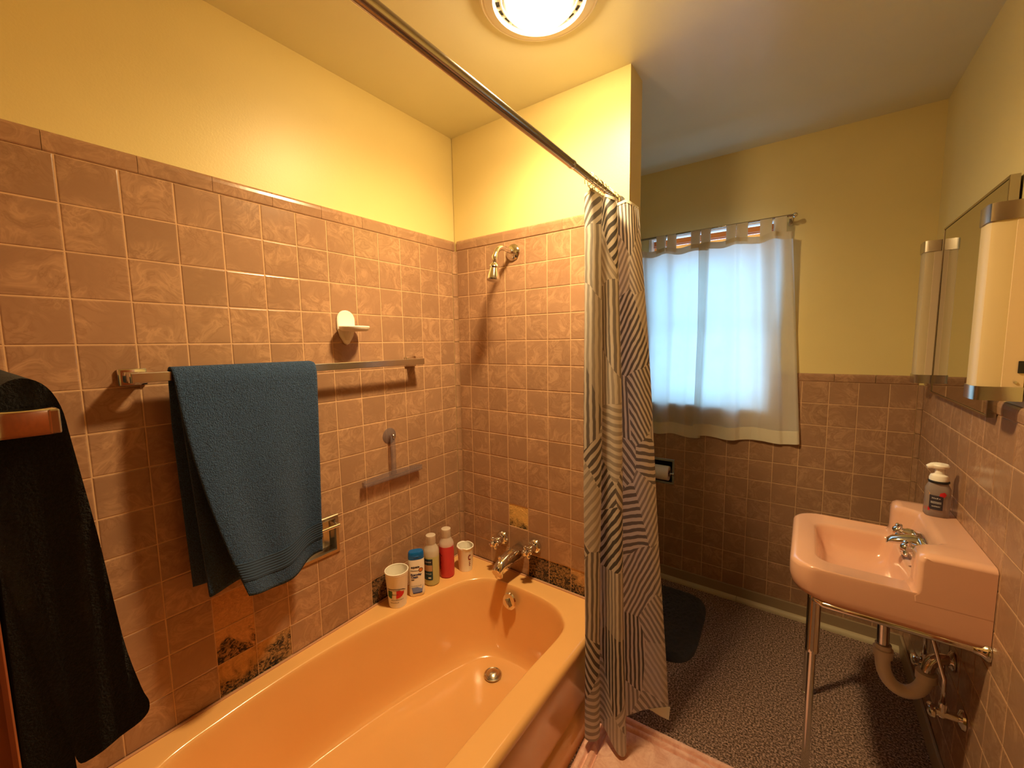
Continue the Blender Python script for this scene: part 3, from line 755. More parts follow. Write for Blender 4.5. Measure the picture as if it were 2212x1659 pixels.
rb = bmesh.new(); prof = [(0.020, -0.050), (0.042, -0.051), (0.0435, -0.049), (0.0435, 0.049), (0.042, 0.051), (0.020, 0.050)]
lathe(rb, prof, 32, (0, 0, 0), 'X', (False, False)); obj('paper', rb, M['paper'], tr_, True, 40)
rb = bmesh.new(); lathe(rb, [(0.0200, -0.050), (0.0200, 0.050)], 24, (0, 0, 0), 'X', (False, False)); obj('core', rb, plain('cardboard', srgb(150, 110, 70)[:3], 0.9), tr_, True)

_obj = obj
def obj(name, bm, mat, parent=None, smooth=False, angle=None, mw=None):
    o = _obj(name, bm, mat, parent, smooth, angle, mw)
    if name in ('lettering', 'print'): o['kind'] = 'stuff'
    return o
# ------------------------------------------------------------------ things on the tub ledge
def cone_fn(r0, r1, h, ang, eps=0.0008):
    """(u along the girth, v up) onto a cone standing at the origin, u = 0 facing angle ang"""
    def f(u, v):
        r = r0+(r1-r0)*v/h; a = ang+u/r
        return Vector(((r+eps)*math.cos(a), (r+eps)*math.sin(a), v))
    return f
def facing(x, y): return math.atan2(CAM[1]-y, CAM[0]-x)
def cup(name, label, loc, r0, r1, h, mat, chipped=False):
    t = thing(name, label, 'cup', loc)
    bm = bmesh.new(); lathe(bm, [(0, 0.002), (r0-0.004, 0.002), (r0-0.002, 0.0), (r0, 0.001), (r1-0.0018, h-0.014), (r1-0.0005, h-0.010)], 40, caps=(True, False))
    wall = [(r1-0.0005, h-0.010), (r1-0.0005, h-0.004), (r1-0.003, h-0.004), (r1-0.0035, h-0.02), (r0-0.002, 0.004), (0, 0.004)]
    lathe(bm, wall, 40, caps=(False, True)); obj('body', bm, mat, t, True, 40)
    bm = bmesh.new(); rings = []
    for k in range(40):
        a = 2*PI*k/40; dz = (-0.004*max(0, noise.noise(Vector((math.cos(a)*3, math.sin(a)*3, 1.7)))*2) if chipped else 0)
        rr = r1 + (0.003*math.cos(2*a+0.6) if chipped else 0)
        rings.append([Vector(((rr-0.0016+0.0022*math.cos(b))*math.cos(a), (rr-0.0016+0.0022*math.cos(b))*math.sin(a), h-0.003+dz+0.0024*math.sin(b))) for b in [2*PI*q/8 for q in range(8)]])
    rings.append(rings[0]); loft(bm, rings, True, (False, False)); obj('rim', bm, mat, t, True)
    return t
def scribble(fn, u, v, w, h, seed, bm):
    """illegible printed word: a short row of small uneven strokes"""
    rnd = random.Random(seed); x = u-w/2
    while x < u+w/2:
        ww = rnd.uniform(0.4, 1.0)*h*0.55; hh = h*rnd.uniform(0.6, 1.0)
        patch(bm, [(x, v), (x+ww*0.45, v), (x+ww*0.7, v+hh), (x+ww*0.25, v+hh)], fn, 0.003); x += ww*rnd.uniform(0.9, 1.3)
X, Y = 0.072, -0.479; A = facing(X, Y); r0, r1, h = 0.036, 0.0485, 0.152
t = cup('paper_cup', 'white cup with a green white and red emblem, foremost on the tub ledge', (X, Y, ZR), r0, r1, h, M['white_foam'])
fn = cone_fn(r0, r1, h, A)
bm = bmesh.new(); patch(bm, [(-0.044, 0.052), (-0.030, 0.045), (-0.024, 0.046), (-0.022, 0.078), (-0.034, 0.079), (-0.042, 0.080)], fn); obj('emblem', bm, M['ink_green'], t)
bm = bmesh.new(); patch(bm, [(-0.006, 0.045), (0.006, 0.047), (0.018, 0.053), (0.026, 0.062), (0.028, 0.072), (0.018, 0.074), (0.010, 0.079), (-0.004, 0.080)], fn); obj('emblem', bm, M['ink_red'], t)
bm = bmesh.new(); patch(bm, [(-0.045, 0.084), (-0.01, 0.086), (0.02, 0.082), (0.034, 0.075), (0.030, 0.070), (0.036, 0.076), (0.022, 0.0845), (-0.01, 0.0885), (-0.045, 0.0865)], fn)
scribble(fn, -0.012, 0.060, 0.026, 0.006, 3, bm); scribble(fn, -0.006, 0.078, 0.026, 0.005, 4, bm)
scribble(fn, -0.002, 0.036, 0.052, 0.005, 5, bm); scribble(fn, -0.014, 0.024, 0.034, 0.0055, 6, bm); obj('lettering', bm, M['ink_dark'], t)
X, Y = 0.128, -0.118; A = facing(X, Y); r0, r1, h = 0.032, 0.041, 0.122
t = cup('paper_cup', 'small white cup with a chipped rim and maroon print near the tub corner', (X, Y, ZR), r0, r1, h, M['white_foam'], True)
fn = cone_fn(r0, r1, h, A)
bm = bmesh.new(); ring = [(0.022+0.010*math.cos(a), 0.072+0.014*math.sin(a)) for a in [PI*0.35+1.3*PI*k/10 for k in range(11)]]
patch(bm, ring+[(0.022+0.006*math.cos(a), 0.072+0.008*math.sin(a)) for a in [PI*0.35+1.3*PI*k/10 for k in range(10, -1, -1)]], fn)
for vv in (0.046, 0.034):
    ring = [(0.021+0.005*math.cos(a), vv+0.006*math.sin(a)) for a in [PI*0.3+1.4*PI*k/8 for k in range(9)]]
    patch(bm, ring+[(0.021+0.003*math.cos(a), vv+0.003*math.sin(a)) for a in [PI*0.3+1.4*PI*k/8 for k in range(8, -1, -1)]], fn)
obj('lettering', bm, M['ink_maroon'], t)

# flat oval shampoo bottle with a blue cap
X, Y = 0.090, -0.389; rz = facing(X, Y)
t = thing('shampoo_bottle', 'white shampoo bottle with a blue cap, second from the left on the ledge', 'bottle', (X, Y, ZR), rz-PI/2+0.06)
def oval(w, d, z, n=36, e=2.6):
    out = []
    for k in range(n):
        a = 2*PI*k/n; c, s = math.cos(a), math.sin(a)
        out.append(Vector((w*abs(c)**(2/e)*(1 if c >= 0 else -1), d*abs(s)**(2/e)*(1 if s >= 0 else -1), z)))
    return out
bm = bmesh.new(); loft(bm, [oval(0.029, 0.016, 0.0), oval(0.0325, 0.019, 0.004), oval(0.0325, 0.020, 0.02), oval(0.034, 0.021, 0.09), oval(0.0345, 0.021, 0.150), oval(0.0335, 0.020, 0.166)], True); obj('body', bm, M['white_foam'], t, True, 50)
bm = bmesh.new(); loft(bm, [oval(0.0335, 0.0205, 0.1665), oval(0.0335, 0.0205, 0.180), oval(0.032, 0.0195, 0.194), oval(0.029, 0.017, 0.198)], True); box(bm, (-0.010, 0.018, 0.176), (0.010, 0.0215, 0.183), 0.001); obj('cap', bm, M['cap_blue'], t, True, 45)
def ffn(u, v):
    # front of the oval bottle (local +y)
    w = 0.0335; d = 0.0212; q = min(0.98, abs(u)/w)
    return Vector((-u, d*(1-q**2.6)**(1/2.6)+0.0006, v))
bm = text_mesh('equate', 0.013, lambda u, v: ffn(u-0.006, v+0.131), 0.0006); obj('lettering', bm, M['ink_dark'], t)
bm = text_mesh('Everyday', 0.0125, lambda u, v: ffn(u-0.003, v+0.097), 0.0006)
b2 = text_mesh('Clean', 0.0125, lambda u, v: ffn(u-0.010, v+0.086), 0.0006); me = bpy.data.meshes.new('x'); b2.to_mesh(me); b2.free(); bm.from_mesh(me); bpy.data.meshes.remove(me)
obj('lettering', bm, M['ink_navy'], t)
bm = bmesh.new(); patch(bm, [(-0.026, 0.1185), (0.008, 0.1165), (0.008, 0.1185), (-0.026, 0.1205)], ffn); patch(bm, [(-0.024, 0.0765), (-0.012, 0.0765), (-0.012, 0.0805), (-0.024, 0.0805)], ffn)
ring = [(0.017+0.0095*math.cos(a), 0.120+0.0095*math.sin(a)) for a in [2*PI*k/20 for k in range(20)]]; patch(bm, ring, ffn)
scribble(ffn, -0.004, 0.048, 0.042, 0.005, 9, bm); obj('print', bm, M['ink_dark'], t)
bm = bmesh.new(); patch(bm, [(0.017+0.0075*math.cos(a), 0.120+0.0075*math.sin(a)) for a in [2*PI*k/20 for k in range(20)]], lambda u, v: ffn(u, v)+Vector((0, 0.0004, 0))); obj('emblem', bm, M['ink_orange'], t)
bm = bmesh.new(); patch(bm, [(-0.018, 0.016), (0.020, 0.016), (0.026, 0.055), (0.020, 0.034), (0.0, 0.044), (-0.024, 0.042)], ffn); obj('wave_print', bm, M['ink_blue'], t)
bm = bmesh.new(); patch(bm, [(-0.018, 0.016), (0.020, 0.016), (0.021, 0.021), (-0.020, 0.020)], lambda u, v: ffn(u, v)+Vector((0, 0.0004, 0))); obj('wave_print', bm, M['ink_navy'], t)

def round_bottle(label, loc, r, h, fill, liquid, label_fn):
    X, Y = loc; t = thing('soap_bottle', label, 'bottle', (X, Y, ZR))
    bm = bmesh.new(); lathe(bm, [(0, 0), (r-0.006, 0), (r-0.001, 0.004), (r, 0.010), (r, fill), (0, fill)], 36); obj('body', bm, liquid, t, True, 40)
    bm = bmesh.new(); lathe(bm, [(r, fill), (r, h-0.075), (r-0.003, h-0.062), (r*0.62, h-0.046), (r*0.60, h-0.040)], 36, caps=(False, True)); obj('shoulder', bm, M['frosted'], t, True, 40)
    bm = bmesh.new(); lathe(bm, [(r*0.62, h-0.040), (r*0.64, h-0.038), (r*0.62, h-0.012), (r*0.64, h-0.010), (r*0.63, h-0.002), (r*0.5, h), (0, h)], 28); obj('cap', bm, M['frosted'], t, True, 40)
    label_fn(t, cone_fn(r, r, h, facing(X, Y))); return t
def lab_teal(t, fn):
    bm = bmesh.new(); patch(bm, [(-0.042, 0.030), (0.002, 0.030), (0.004, 0.036), (0.004, 0.128), (-0.042, 0.128)], fn); obj('label', bm, M['ink_teal'], t)
    f2 = lambda u, v: fn(u, v)*1.0+Vector(((fn(u, v).x)*0.012, (fn(u, v).y)*0.012, 0))
    bm = bmesh.new(); patch(bm, [(-0.040, 0.072), (0.002, 0.072), (0.002, 0.100), (-0.040, 0.100)], f2); obj('label_band', bm, M['ink_tan'], t)
    bm = bmesh.new(); patch(bm, [(-0.038, 0.104), (-0.02, 0.110), (0.003, 0.104), (0.003, 0.126), (-0.01, 0.120), (-0.03, 0.124)], f2); obj('label_band', bm, M['ink_dark'], t)
    bm = bmesh.new(); patch(bm, [(-0.016, 0.038), (-0.004, 0.038), (-0.004, 0.044), (-0.016, 0.044)], f2); scribble(f2, -0.016, 0.058, 0.026, 0.004, 12, bm); scribble(f2, -0.016, 0.112, 0.028, 0.006, 13, bm); obj('lettering', bm, M['ink_white'], t)
def lab_side(t, fn):
    bm = bmesh.new(); patch(bm, [(-0.044, 0.040), (-0.034, 0.040), (-0.034, 0.120), (-0.044, 0.120)], fn)
    patch(bm, [(-0.034, 0.118), (-0.022, 0.110), (-0.024, 0.106), (-0.034, 0.112)], fn); scribble(fn, -0.031, 0.052, 0.004, 0.010, 15, bm); scribble(fn, -0.030, 0.070, 0.004, 0.014, 16, bm); scribble(fn, -0.031, 0.090, 0.004, 0.010, 17, bm); obj('lettering', bm, M['ink_maroon'], t)
round_bottle('bottle of pale green shampoo with a dark teal label on the ledge', (0.078, -0.290), 0.0345, 0.228, 0.135, M['liquid_green'], lab_teal)
round_bottle('bottle of pinkish red shampoo with a clear cap on the ledge', (0.092, -0.207), 0.0345, 0.230, 0.150, M['liquid_pink'], lab_side)

# ------------------------------------------------------------------ shower rod and curtain
rz0, rz1 = 2.006, 1.975
t = thing('shower_rod', 'dark nickel shower curtain rod across the top of the tub', 'curtain rod', (0.84, 0.0, rz1))
zz = lambda y: (rz0-rz1)*(-y/1.35)
bm = bmesh.new(); tube(bm, [(0, -0.38, zz(-0.38)), (0, YB+0.012, zz(YB))], 0.0128, 28); obj('outer_tube', bm, M['rodmetal'], t, True, 40)
bm = bmesh.new(); tube(bm, [(0, -0.008, 0), (0, -0.39, zz(-0.39))], 0.0108, 28); obj('inner_tube', bm, M['rodmetal'], t, True, 40)
bm = bmesh.new(); lathe(bm, [(0.0130, -0.012), (0.0136, -0.008), (0.0136, 0.0), (0.0110, 0.003)], 28, (0, -0.378, zz(-0.38)), 'Y', (True, True)); obj('collar', bm, M['chrome'], t, True, 40)
for y in (-0.006, YB+0.010):
    bm = bmesh.new(); lathe(bm, [(0.020, -0.004), (0.020, 0.004)], 24, (0, y, zz(y)), 'Y'); obj('end_cap', bm, M['black'], t, True, 40)

def shower_curtain():
    T = [(.802, -.195), (.815, -.247), (.850, -.252), (.858, -.205), (.818, -.170), (.822, -.165), (.868, -.185), (.885, -.145), (.832, -.110), (.850, -.100), (.905, -.085), (.915, -.020), (.892, -.016)]
    Bm = [(.842, -.245), (.842, -.290), (.872, -.285), (.887, -.262), (.872, -.235), (.888, -.230), (.955, -.262), (.975, -.235), (.930, -.160), (.945, -.150), (1.0, -.085), (1.06, -.030), (1.045, -.010)]
    per = 8; top = catmull([(a, b, 0) for a, b in T], per); bot = catmull([(a, b, 0) for a, b in Bm], per)
    zb = catmull([(z, 0, 0) for z in (.075, .062, .058, .066, .085, .080, .042, .040, .085, .090, .095, .070, .100)], per)
    n = len(top); arc = [0]
    for a, b in zip(bot, bot[1:]): arc.append(arc[-1]+(b-a).length*1.5)
    t = thing('shower_curtain', 'white shower curtain with grey striped patchwork, bunched at the rod end', 'shower curtain', (0.88, -0.14, 0.0))
    ox = Vector((0.88, -0.14, 0.0))
    def f(u, v):
        i = min(n-1, int(round(u*(n-1)))); k = v**0.92
        p = top[i].lerp(bot[i], k)
        zt = 1.948 - 0.012*abs(math.sin(i/per*PI/2+0.4)) + zz(p.y)*0.5
        z = zt + (zb[i].x-zt)*v
        wv = 0.006*math.sin(v*7+i*0.21)*v*(1-v)*2
        return Vector((p.x+wv, p.y+wv*0.5, z))-ox
    bm = bmesh.new(); grid(bm, n, 70, f, lambda u, v: (arc[min(n-1, int(round(u*(n-1))))], (1-v)*1.9))
    obj('cloth', bm, M['shower_cloth'], t, True)
    # pleated top hem
    bm = bmesh.new(); grid(bm, n, 4, lambda u, v: f(u, v*0.005)+Vector((0.0012, -0.0012, 0.0)), None); obj('top_hem', bm, M['window_hem'], t, True)
    # corner of the bottom hem turned up
    c0 = f(1-per*1.0/(n-1), 1.0); c1 = f(1-0.0/(n-1), 1.0)
    bm = bmesh.new(); e = Vector((1.062, -0.030, 0.070))-ox
    a = e+Vector((-0.058, -0.055, 0.030)); b = e+Vector((0.004, 0.004, 0.026)); d = e+Vector((0.004, -0.012, -0.016)); m_ = e+Vector((-0.022, -0.030, 0.000))
    vs = [bm.verts.new(q) for q in (a, b, d, m_)]; bm.faces.new(vs); solidify(obj('turned_hem', bm, M['window_hem'], t), 0.0015)
    for k in range(10):
        y = -0.262+0.225*k/9 + (0.012 if k in (2, 5) else 0); zc = zz(y)+rz1
        bm = bmesh.new(); pts = []
        for q in range(21):
            a = 2*PI*q/20; rr = 0.0165
            pts.append(Vector((0.84+rr*math.cos(a), y+0.004*math.sin(a+k), zc-0.004+rr*1.25*math.sin(a)))-ox)
        tube(bm, pts, 0.0013, 6, (False, False))
        tube(bm, [Vector((0.84, y, zc-0.024))-ox, Vector((0.842, y+0.003, zc-0.040))-ox], 0.0013, 6)
        obj('hook', bm, M['chrome'], t, True)
shower_curtain()

# ------------------------------------------------------------------ window curtains
t = thing('curtain_rod', 'thin bronze curtain rod above the far window', 'curtain rod', (0.95, 0.935, 2.052))
bm = bmesh.new(); tube(bm, [(-0.42, 0, 0.0), (0.385, 0, 0.004)], 0.0055, 14); obj('tube', bm, M['rodmetal'], t, True, 40)
for x in (-0.425, 0.396):
    bm = bmesh.new(); bmesh.ops.create_uvsphere(bm, u_segments=16, v_segments=10, radius=0.012); bm.transform(Matrix.Translation((x, 0, 0.003))); obj('finial', bm, M['chrome'], t, True)
for x in (-0.40, 0.378):
    bm = bmesh.new(); box(bm, (x-0.006, -0.002, -0.012), (x+0.006, 0.066, -0.004), 0.001); box(bm, (x-0.008, 0.062, -0.030), (x+0.008, 0.066, 0.016), 0.001); obj('bracket', bm, M['steel'], t)
def window_panel(label, xt0, xt1, xb0, xb1, tabs, folds, zt, zb0, zb1, yoff, ymax):
    t = thing('window_curtain', label, 'curtain', ((xt0+xt1)/2, 0.95, zb0), 0, 'tab top curtains at the far window')
    ox = Vector(((xt0+xt1)/2, 0.95, zb0))
    def f(u, v):
        x = (xt0+(xt1-xt0)*u)*(1-v)+(xb0+(xb1-xb0)*u)*v
        w = 0.0
        for (c, wd, amp) in folds: w += amp*math.exp(-((u-c)/(wd if u < c else wd*0.28))**2)
        y = 0.938+yoff + 0.060*min(1, v*2.2) + w*(0.80-0.45*v) + 0.004*math.sin(u*21+v*3)
        z = zt + (zb0+(zb1-zb0)*u+0.006*math.sin(u*13)-zt)*v + 0.005*math.sin(u*17)*(1-v)
        return Vector((x, min(y, ymax), z))-ox
    bm = bmesh.new(); grid(bm, 90, 50, f); obj('cloth', bm, M['window_cloth'], t, True)
    bm = bmesh.new(); grid(bm, 90, 4, lambda u, v: f(u, 0.032*v)+Vector((0, -0.0015, 0))); obj('top_hem', bm, M['window_hem'], t, True)
    bm = bmesh.new(); grid(bm, 90, 6, lambda u, v: f(u, 0.935+0.065*v)+Vector((0, -0.0015, 0))); obj('bottom_hem', bm, M['window_hem'], t, True)
    for (a, b) in tabs:
        u0, u1 = (a-xt0)/(xt1-xt0), (b-xt0)/(xt1-xt0); bm = bmesh.new()
        def tabf(u, v, s):
            x = a+(b-a)*u; p = f(u0+(u1-u0)*u, 0.02)+ox
            q = Vector((x, 0.935+s*0.0068, 2.052)); k = v
            return p.lerp(q, k)-ox
        V = []
        for j in range(6): V.append([tabf(i/4, j/5, -1) for i in range(5)])
        for j in range(1, 6):
            an = PI*j/6; V.append([Vector((a+(b-a)*i/4, 0.935-0.0068*math.cos(an), 2.052+0.0068*math.sin(an)))-ox for i in range(5)])
        for j in range(5, -1, -1): V.append([tabf(i/4, j/5, 1)+Vector((0, 0.001, 0)) for i in range(5)])
        vv = [[bm.verts.new(p) for p in r] for r in V]
        for r, s in zip(vv, vv[1:]):
            for i in range(4): bm.faces.new((r[i], r[i+1], s[i+1], s[i]))
        obj('tab', bm, M['window_hem'], t, True)
window_panel('left white tab top curtain, partly behind the shower curtain', 0.555, 0.972, 0.56, 0.945,
    [(0.560, 0.605), (0.696, 0.748), (0.757, 0.802), (0.880, 0.926)], [(0.49, 0.16, -0.036), (0.16, 0.1, -0.016), (0.97, 0.08, -0.022), (0.74, 0.1, -0.008)], 1.982, 0.914, 0.905, 0.004, 1.0010)
window_panel('right white tab top curtain flaring out at its right edge', 0.920, 1.340, 0.905, 1.412,
    [(0.931, 0.977), (1.053, 1.098), (1.100, 1.150), (1.203, 1.254), (1.266, 1.314)], [(0.10, 0.05, -0.010), (0.42, 0.13, -0.036), (0.64, 0.08, -0.014), (0.83, 0.10, -0.034), (0.985, 0.05, -0.030)], 1.982, 0.915, 0.932, -0.003, 0.9945)

# ------------------------------------------------------------------ ceiling light
LX, LY = 0.767, -0.437
t = thing('ceiling_light', 'round lit ceiling light with a ribbed glass lens', 'ceiling light', (LX, LY, ZC))
bm = bmesh.new(); lathe(bm, [(0.170, 0.0), (0.170, -0.006), (0.164, -0.012), (0.158, -0.011), (0.156, -0.014), (0.132, -0.020), (0.129, -0.016), (0.127, -0.016), (0.126, -0.006)], 72, caps=(False, False)); obj('trim_ring', bm, M['white_plastic'], t, True, 35)
bm = bmesh.new(); lathe(bm, [(0.127, -0.004), (0.100, -0.004)], 72, caps=(False, False)); obj('vent_backing', bm, M['dark'], t)
bm = bmesh.new()
for k in range(24):
    a0 = 2*PI*k/24; a1 = a0+2*PI/24*0.28
    loft(bm, [[(r*math.cos(a), r*math.sin(a), z) for r, z in ((0.108, -0.010), (0.127, -0.010), (0.127, -0.006), (0.108, -0.006))] for a in (a0, (a0+a1)/2, a1)], True)
lathe(bm, [(0.108, -0.006), (0.113, -0.006), (0.113, -0.014), (0.108, -0.016), (0.106, -0.012)], 72, caps=(False, False)); obj('vent_grille', bm, M['white_plastic'], t, True, 30)
bm = bmesh.new(); pr_ = []
for k in range(40):
    s = k/39; r = 0.106*math.sin(s*PI/2)+1e-4; z = -0.012-0.040*math.cos(s*PI/2)**0.8 - 0.0012*math.sin(s*60)
    pr_.append((r, z))
lathe(bm, pr_[::-1], 64, caps=(False, True)); obj('lens', bm, M['lens'], t, True, 60)
bl = bpy.data.lights.new('bulb', 'POINT'); bl.energy = LAMP_W; bl.color = LAMP_COL; bl.shadow_soft_size = 0.04
bo = bpy.data.objects.new('bulb', bl); COL.objects.link(bo); bo.parent = t; bo.location = (0, 0, -0.032)
rl = bpy.data.lights.new('reflector_beam', 'SPOT'); rl.energy = LAMP_SPOT; rl.color = LAMP_COL; rl.shadow_soft_size = 0.075
rl.spot_size = math.radians(168); rl.spot_blend = 1.0
ro = bpy.data.objects.new('reflector_beam', rl); COL.objects.link(ro); ro.parent = t; ro.location = (0, 0, -0.035)

# ------------------------------------------------------------------ sink
def sink():
    SX0, SX1, SY0, SY1 = 1.408, XR-0.001, 0.010, 0.506
    t = thing('sink', 'peach wall hung sink with a raised faucet ledge on chrome legs', 'sink', (1.62, 0.258, 0.0)); ox = Vector((1.62, 0.258, 0))
    def rr(x0, x1, y0, y1, rf, rb, z, n=10):
        out = []
        for (cx, cy, r, a0) in ((x1-rb, y1-rb, rb, 0), (x0+rf, y1-rf, rf, PI/2), (x0+rf, y0+rf, rf, PI), (x1-rb, y0+rb, rb, 1.5*PI)):
            for k in range(n): a = a0+PI/2*k/(n-1); out.append(Vector((cx+r*math.cos(a), cy+r*math.sin(a), z))-ox)
        return out
    def O(i, z, rf=0.075):
        pts = rr(SX0+i, SX1, SY0+i*0.05, SY1-i*0.05, rf, 0.004, z)
        if z > 0.652:
            for p in pts:
                if p.x+ox.x > (1.70 if z > 0.74 else 1.56):      # straight side under the ledge, no rim rounding
                    p.y = (SY0 if p.y < 0 else SY1)-ox.y
        return pts
    I = lambda i, z, r=0.05: rr(1.478+i, 1.706-i*0.7, 0.088+i, 0.428-i, r, 0.035, z)
    rings = [O(0.09, 0.650), O(0.045, 0.655), O(0.016, 0.664), O(0.005, 0.680), O(0.0, 0.705), O(0.0, 0.745), O(0.004, 0.755), O(0.012, 0.7595), O(0.022, 0.760), O(0.045, 0.757),
             I(-0.006, 0.755), I(0.0, 0.752), I(0.005, 0.744), I(0.012, 0.720), I(0.022, 0.690), I(0.040, 0.668), I(0.075, 0.660), I(0.100, 0.658, 0.02)]
    bm = bmesh.new(); loft(bm, rings, True)
    # raised ledge: profile in x-z swept along y, dished in the middle for the faucet
    led = []
    ys = [-1, SY0-0.0003, SY0+0.004, SY0+0.012, SY0+0.03, 0.09, 0.105, 0.125, 0.14, 0.20, 0.30, 0.375, 0.39, 0.41, 0.425, SY1-0.03, SY1-0.012, SY1-0.004, SY1+0.0003, -2]
    for y in ys:
        cap = y < -0.5; y = SY0-0.0003 if y == -1 else SY1+0.0003 if y == -2 else y
        e = min(y-SY0, SY1-y); s = max(0, min(1, (min(y-0.088, 0.428-y))/0.045)); s = s*s*(3-2*s)
        ei = 0.013 if cap else 0.010*(1-max(0, min(1, e/0.012)))**2
        xt = 1.700+0.056*s+ei; xb = 1.698+0.030*s+ei; zt = 0.872-ei
        led.append([Vector((px, y, pz))-ox for px, pz in ((xb-0.012, 0.752), (xb-0.004, 0.760), (xb, 0.772), (xt-0.002, 0.850), (xt+0.003, 0.864), (xt+0.014, zt-0.001), (xt+0.024, zt), (SX1, zt), (SX1, 0.735), (xb-0.010, 0.735))])
    loft(bm, led, True)
    obj('basin', bm, M['sink'], t, True, 45)
    bm = bmesh.new(); lathe(bm, [(0.022, 0), (0.022, 0.003), (0.016, 0.002), (0.010, 0.004), (0, 0.005)], 20, Vector((1.60, 0.258, 0.658))-ox); obj('drain', bm, M['chrome'], t, True, 40)
    # legs and towel rails
    for y in (0.060, 0.452):
        bm = bmesh.new(); lathe(bm, [(0.0, 0.0), (0.014, 0.0), (0.014, 0.018), (0.011, 0.020), (0.011, 0.455), (0.0175, 0.456), (0.0185, 0.464), (0.0175, 0.470), (0.0175, 0.640), (0.021, 0.642), (0.021, 0.660), (0.0, 0.662)], 24, Vector((1.480, y, 0))-ox); obj('leg', bm, M['chrome'], t, True, 35)
    zr = 0.645
    for y in (0.020, 0.490):
        bm = bmesh.new(); tube(bm, [Vector((1.478, y+(0.02 if y < 0.2 else -0.02), zr))-ox, Vector((1.50, y, zr))-ox, Vector((XR-0.002, y, zr-0.002))-ox], 0.0105, 14)
        lathe(bm, [(0.011, -0.03), (0.015, -0.016), (0.024, -0.007), (0.024, 0.0)], 20, Vector((XR-0.001, y, zr-0.002))-ox, 'X'); obj('rail', bm, M['chrome'], t, True, 50)
    bm = bmesh.new(); tube(bm, [Vector((1.476, 0.060, zr))-ox, Vector((1.476, 0.452, zr))-ox], 0.0095, 14); obj('rail', bm, M['chrome'], t, True, 50)
    # waste: chrome tailpiece and white plastic trap
    bm = bmesh.new(); tube(bm, [Vector((1.668, 0.258, 0.655))-ox, Vector((1.676, 0.258, 0.40))-ox], 0.0165, 18); obj('tailpiece', bm, M['chrome'], t, True, 50)
    pts = [Vector((1.676, 0.258, 0.440)), Vector((1.677, 0.258, 0.40))]+bez((1.677, 0.258, 0.385), (1.680, 0.256, 0.275), (1.775, 0.262, 0.265), (1.785, 0.266, 0.365), 14)
    bm = bmesh.new(); tube(bm, [p-ox for p in pts], [0.0215]*2+[0.0205]*15, 18)
    for (c, a) in (((1.6765, 0.258, 0.412), 0), ((1.785, 0.266, 0.372), 0)):
        lathe(bm, [(0.020, -0.016), (0.027, -0.014), (0.027, 0.012), (0.020, 0.014)], 18, Vector(c)-ox)
    obj('trap', bm, M['white_plastic'], t, True, 40)
    bm = bmesh.new(); tube(bm, [p-ox for p in bez((1.785, 0.266, 0.36), (1.786, 0.27, 0.43), (1.80, 0.275, 0.44), (1.843, 0.28, 0.44), 8)], 0.0165, 16); lathe(bm, [(0.030, 0.0), (0.030, -0.004), (0.020, -0.010)], 20, Vector((XR-0.001, 0.28, 0.44))-ox, 'X'); obj('waste_arm', bm, M['chrome'], t, True, 50)
    # pop-up linkage
    bm = bmesh.new(); tube(bm, [Vector((1.69, 0.258, 0.580))-ox, Vector((1.79, 0.24, 0.555))-ox], 0.003, 8); tube(bm, [Vector((1.75, 0.248, 0.66))-ox, Vector((1.75, 0.248, 0.545))-ox], 0.003, 8); lathe(bm, [(0.006, -0.02), (0.012, -0.016), (0.012, 0.016), (0.006, 0.02)], 14, Vector((1.70, 0.258, 0.578))-ox, 'X'); obj('linkage', bm, M['steel'], t, True, 40)
    # supply stops
    for y in (0.145, 0.385):
        bm = bmesh.new(); tube(bm, [Vector((XR-0.045, y, 0.37))-ox, Vector((XR-0.046, y+0.004, 0.45))-ox, Vector((XR-0.075, y+0.02, 0.56))-ox, Vector((XR-0.085, y+0.03, 0.665))-ox], 0.0055, 10); obj('supply_tube', bm, M['chrome'], t, True)
        bm = bmesh.new(); tube(bm, [Vector((XR-0.002, y, 0.345))-ox, Vector((XR-0.060, y, 0.345))-ox], 0.011, 12); tube(bm, [Vector((XR-0.045, y, 0.335))-ox, Vector((XR-0.045, y, 0.378))-ox], 0.010, 12)
        lathe(bm, [(0.028, 0.0), (0.026, -0.006), (0.012, -0.012)], 20, Vector((XR-0.001, y, 0.345))-ox, 'X')
        ring = [[Vector((XR-0.066+dx, y+0.026*math.cos(a)*k, 0.345+0.017*math.sin(a)*k))-ox for a in [2*PI*q/16 for q in range(16)]] for dx, k in ((0.006, 0.8), (0.002, 1.0), (-0.006, 1.0), (-0.010, 0.8))]
        loft(bm, ring, True); obj('stop_valve', bm, M['chrome'], t, True, 45)
sink()
# sink faucet: separate thing bolted to the ledge
t = thing('sink_faucet', 'small chrome two handle faucet on the front of the sink ledge', 'faucet', (1.743, 0.238, 0.812), 0)
t.rotation_euler = (0, math.radians(12), 0); t.scale = (1.05, 1.15, 1.15)
bm = bmesh.new(); loft(bm, [[(x, 0.086*math.cos(a)*s, 0.027*math.sin(a)*s) for a in [2*PI*k/32 for k in range(32)]] for x, s in ((0.0, 1.0), (-0.007, 1.0), (-0.014, 0.90), (-0.018, 0.6))], True); obj('base_plate', bm, M['chrome'], t, True, 40)
bm = bmesh.new(); rings = []
for x, z, rw, rh in ((-0.010, 0.004, 0.026, 0.020), (-0.028, 0.004, 0.023, 0.017), (-0.050, -0.002, 0.019, 0.013), (-0.068, -0.010, 0.016, 0.010), (-0.076, -0.018, 0.013, 0.007)):
    rings.append([(x, rw*math.cos(a), z+rh*math.sin(a)) for a in [2*PI*k/20 for k in range(20)]])
loft(bm, rings, True); obj('spout', bm, M['chrome'], t, True, 50)
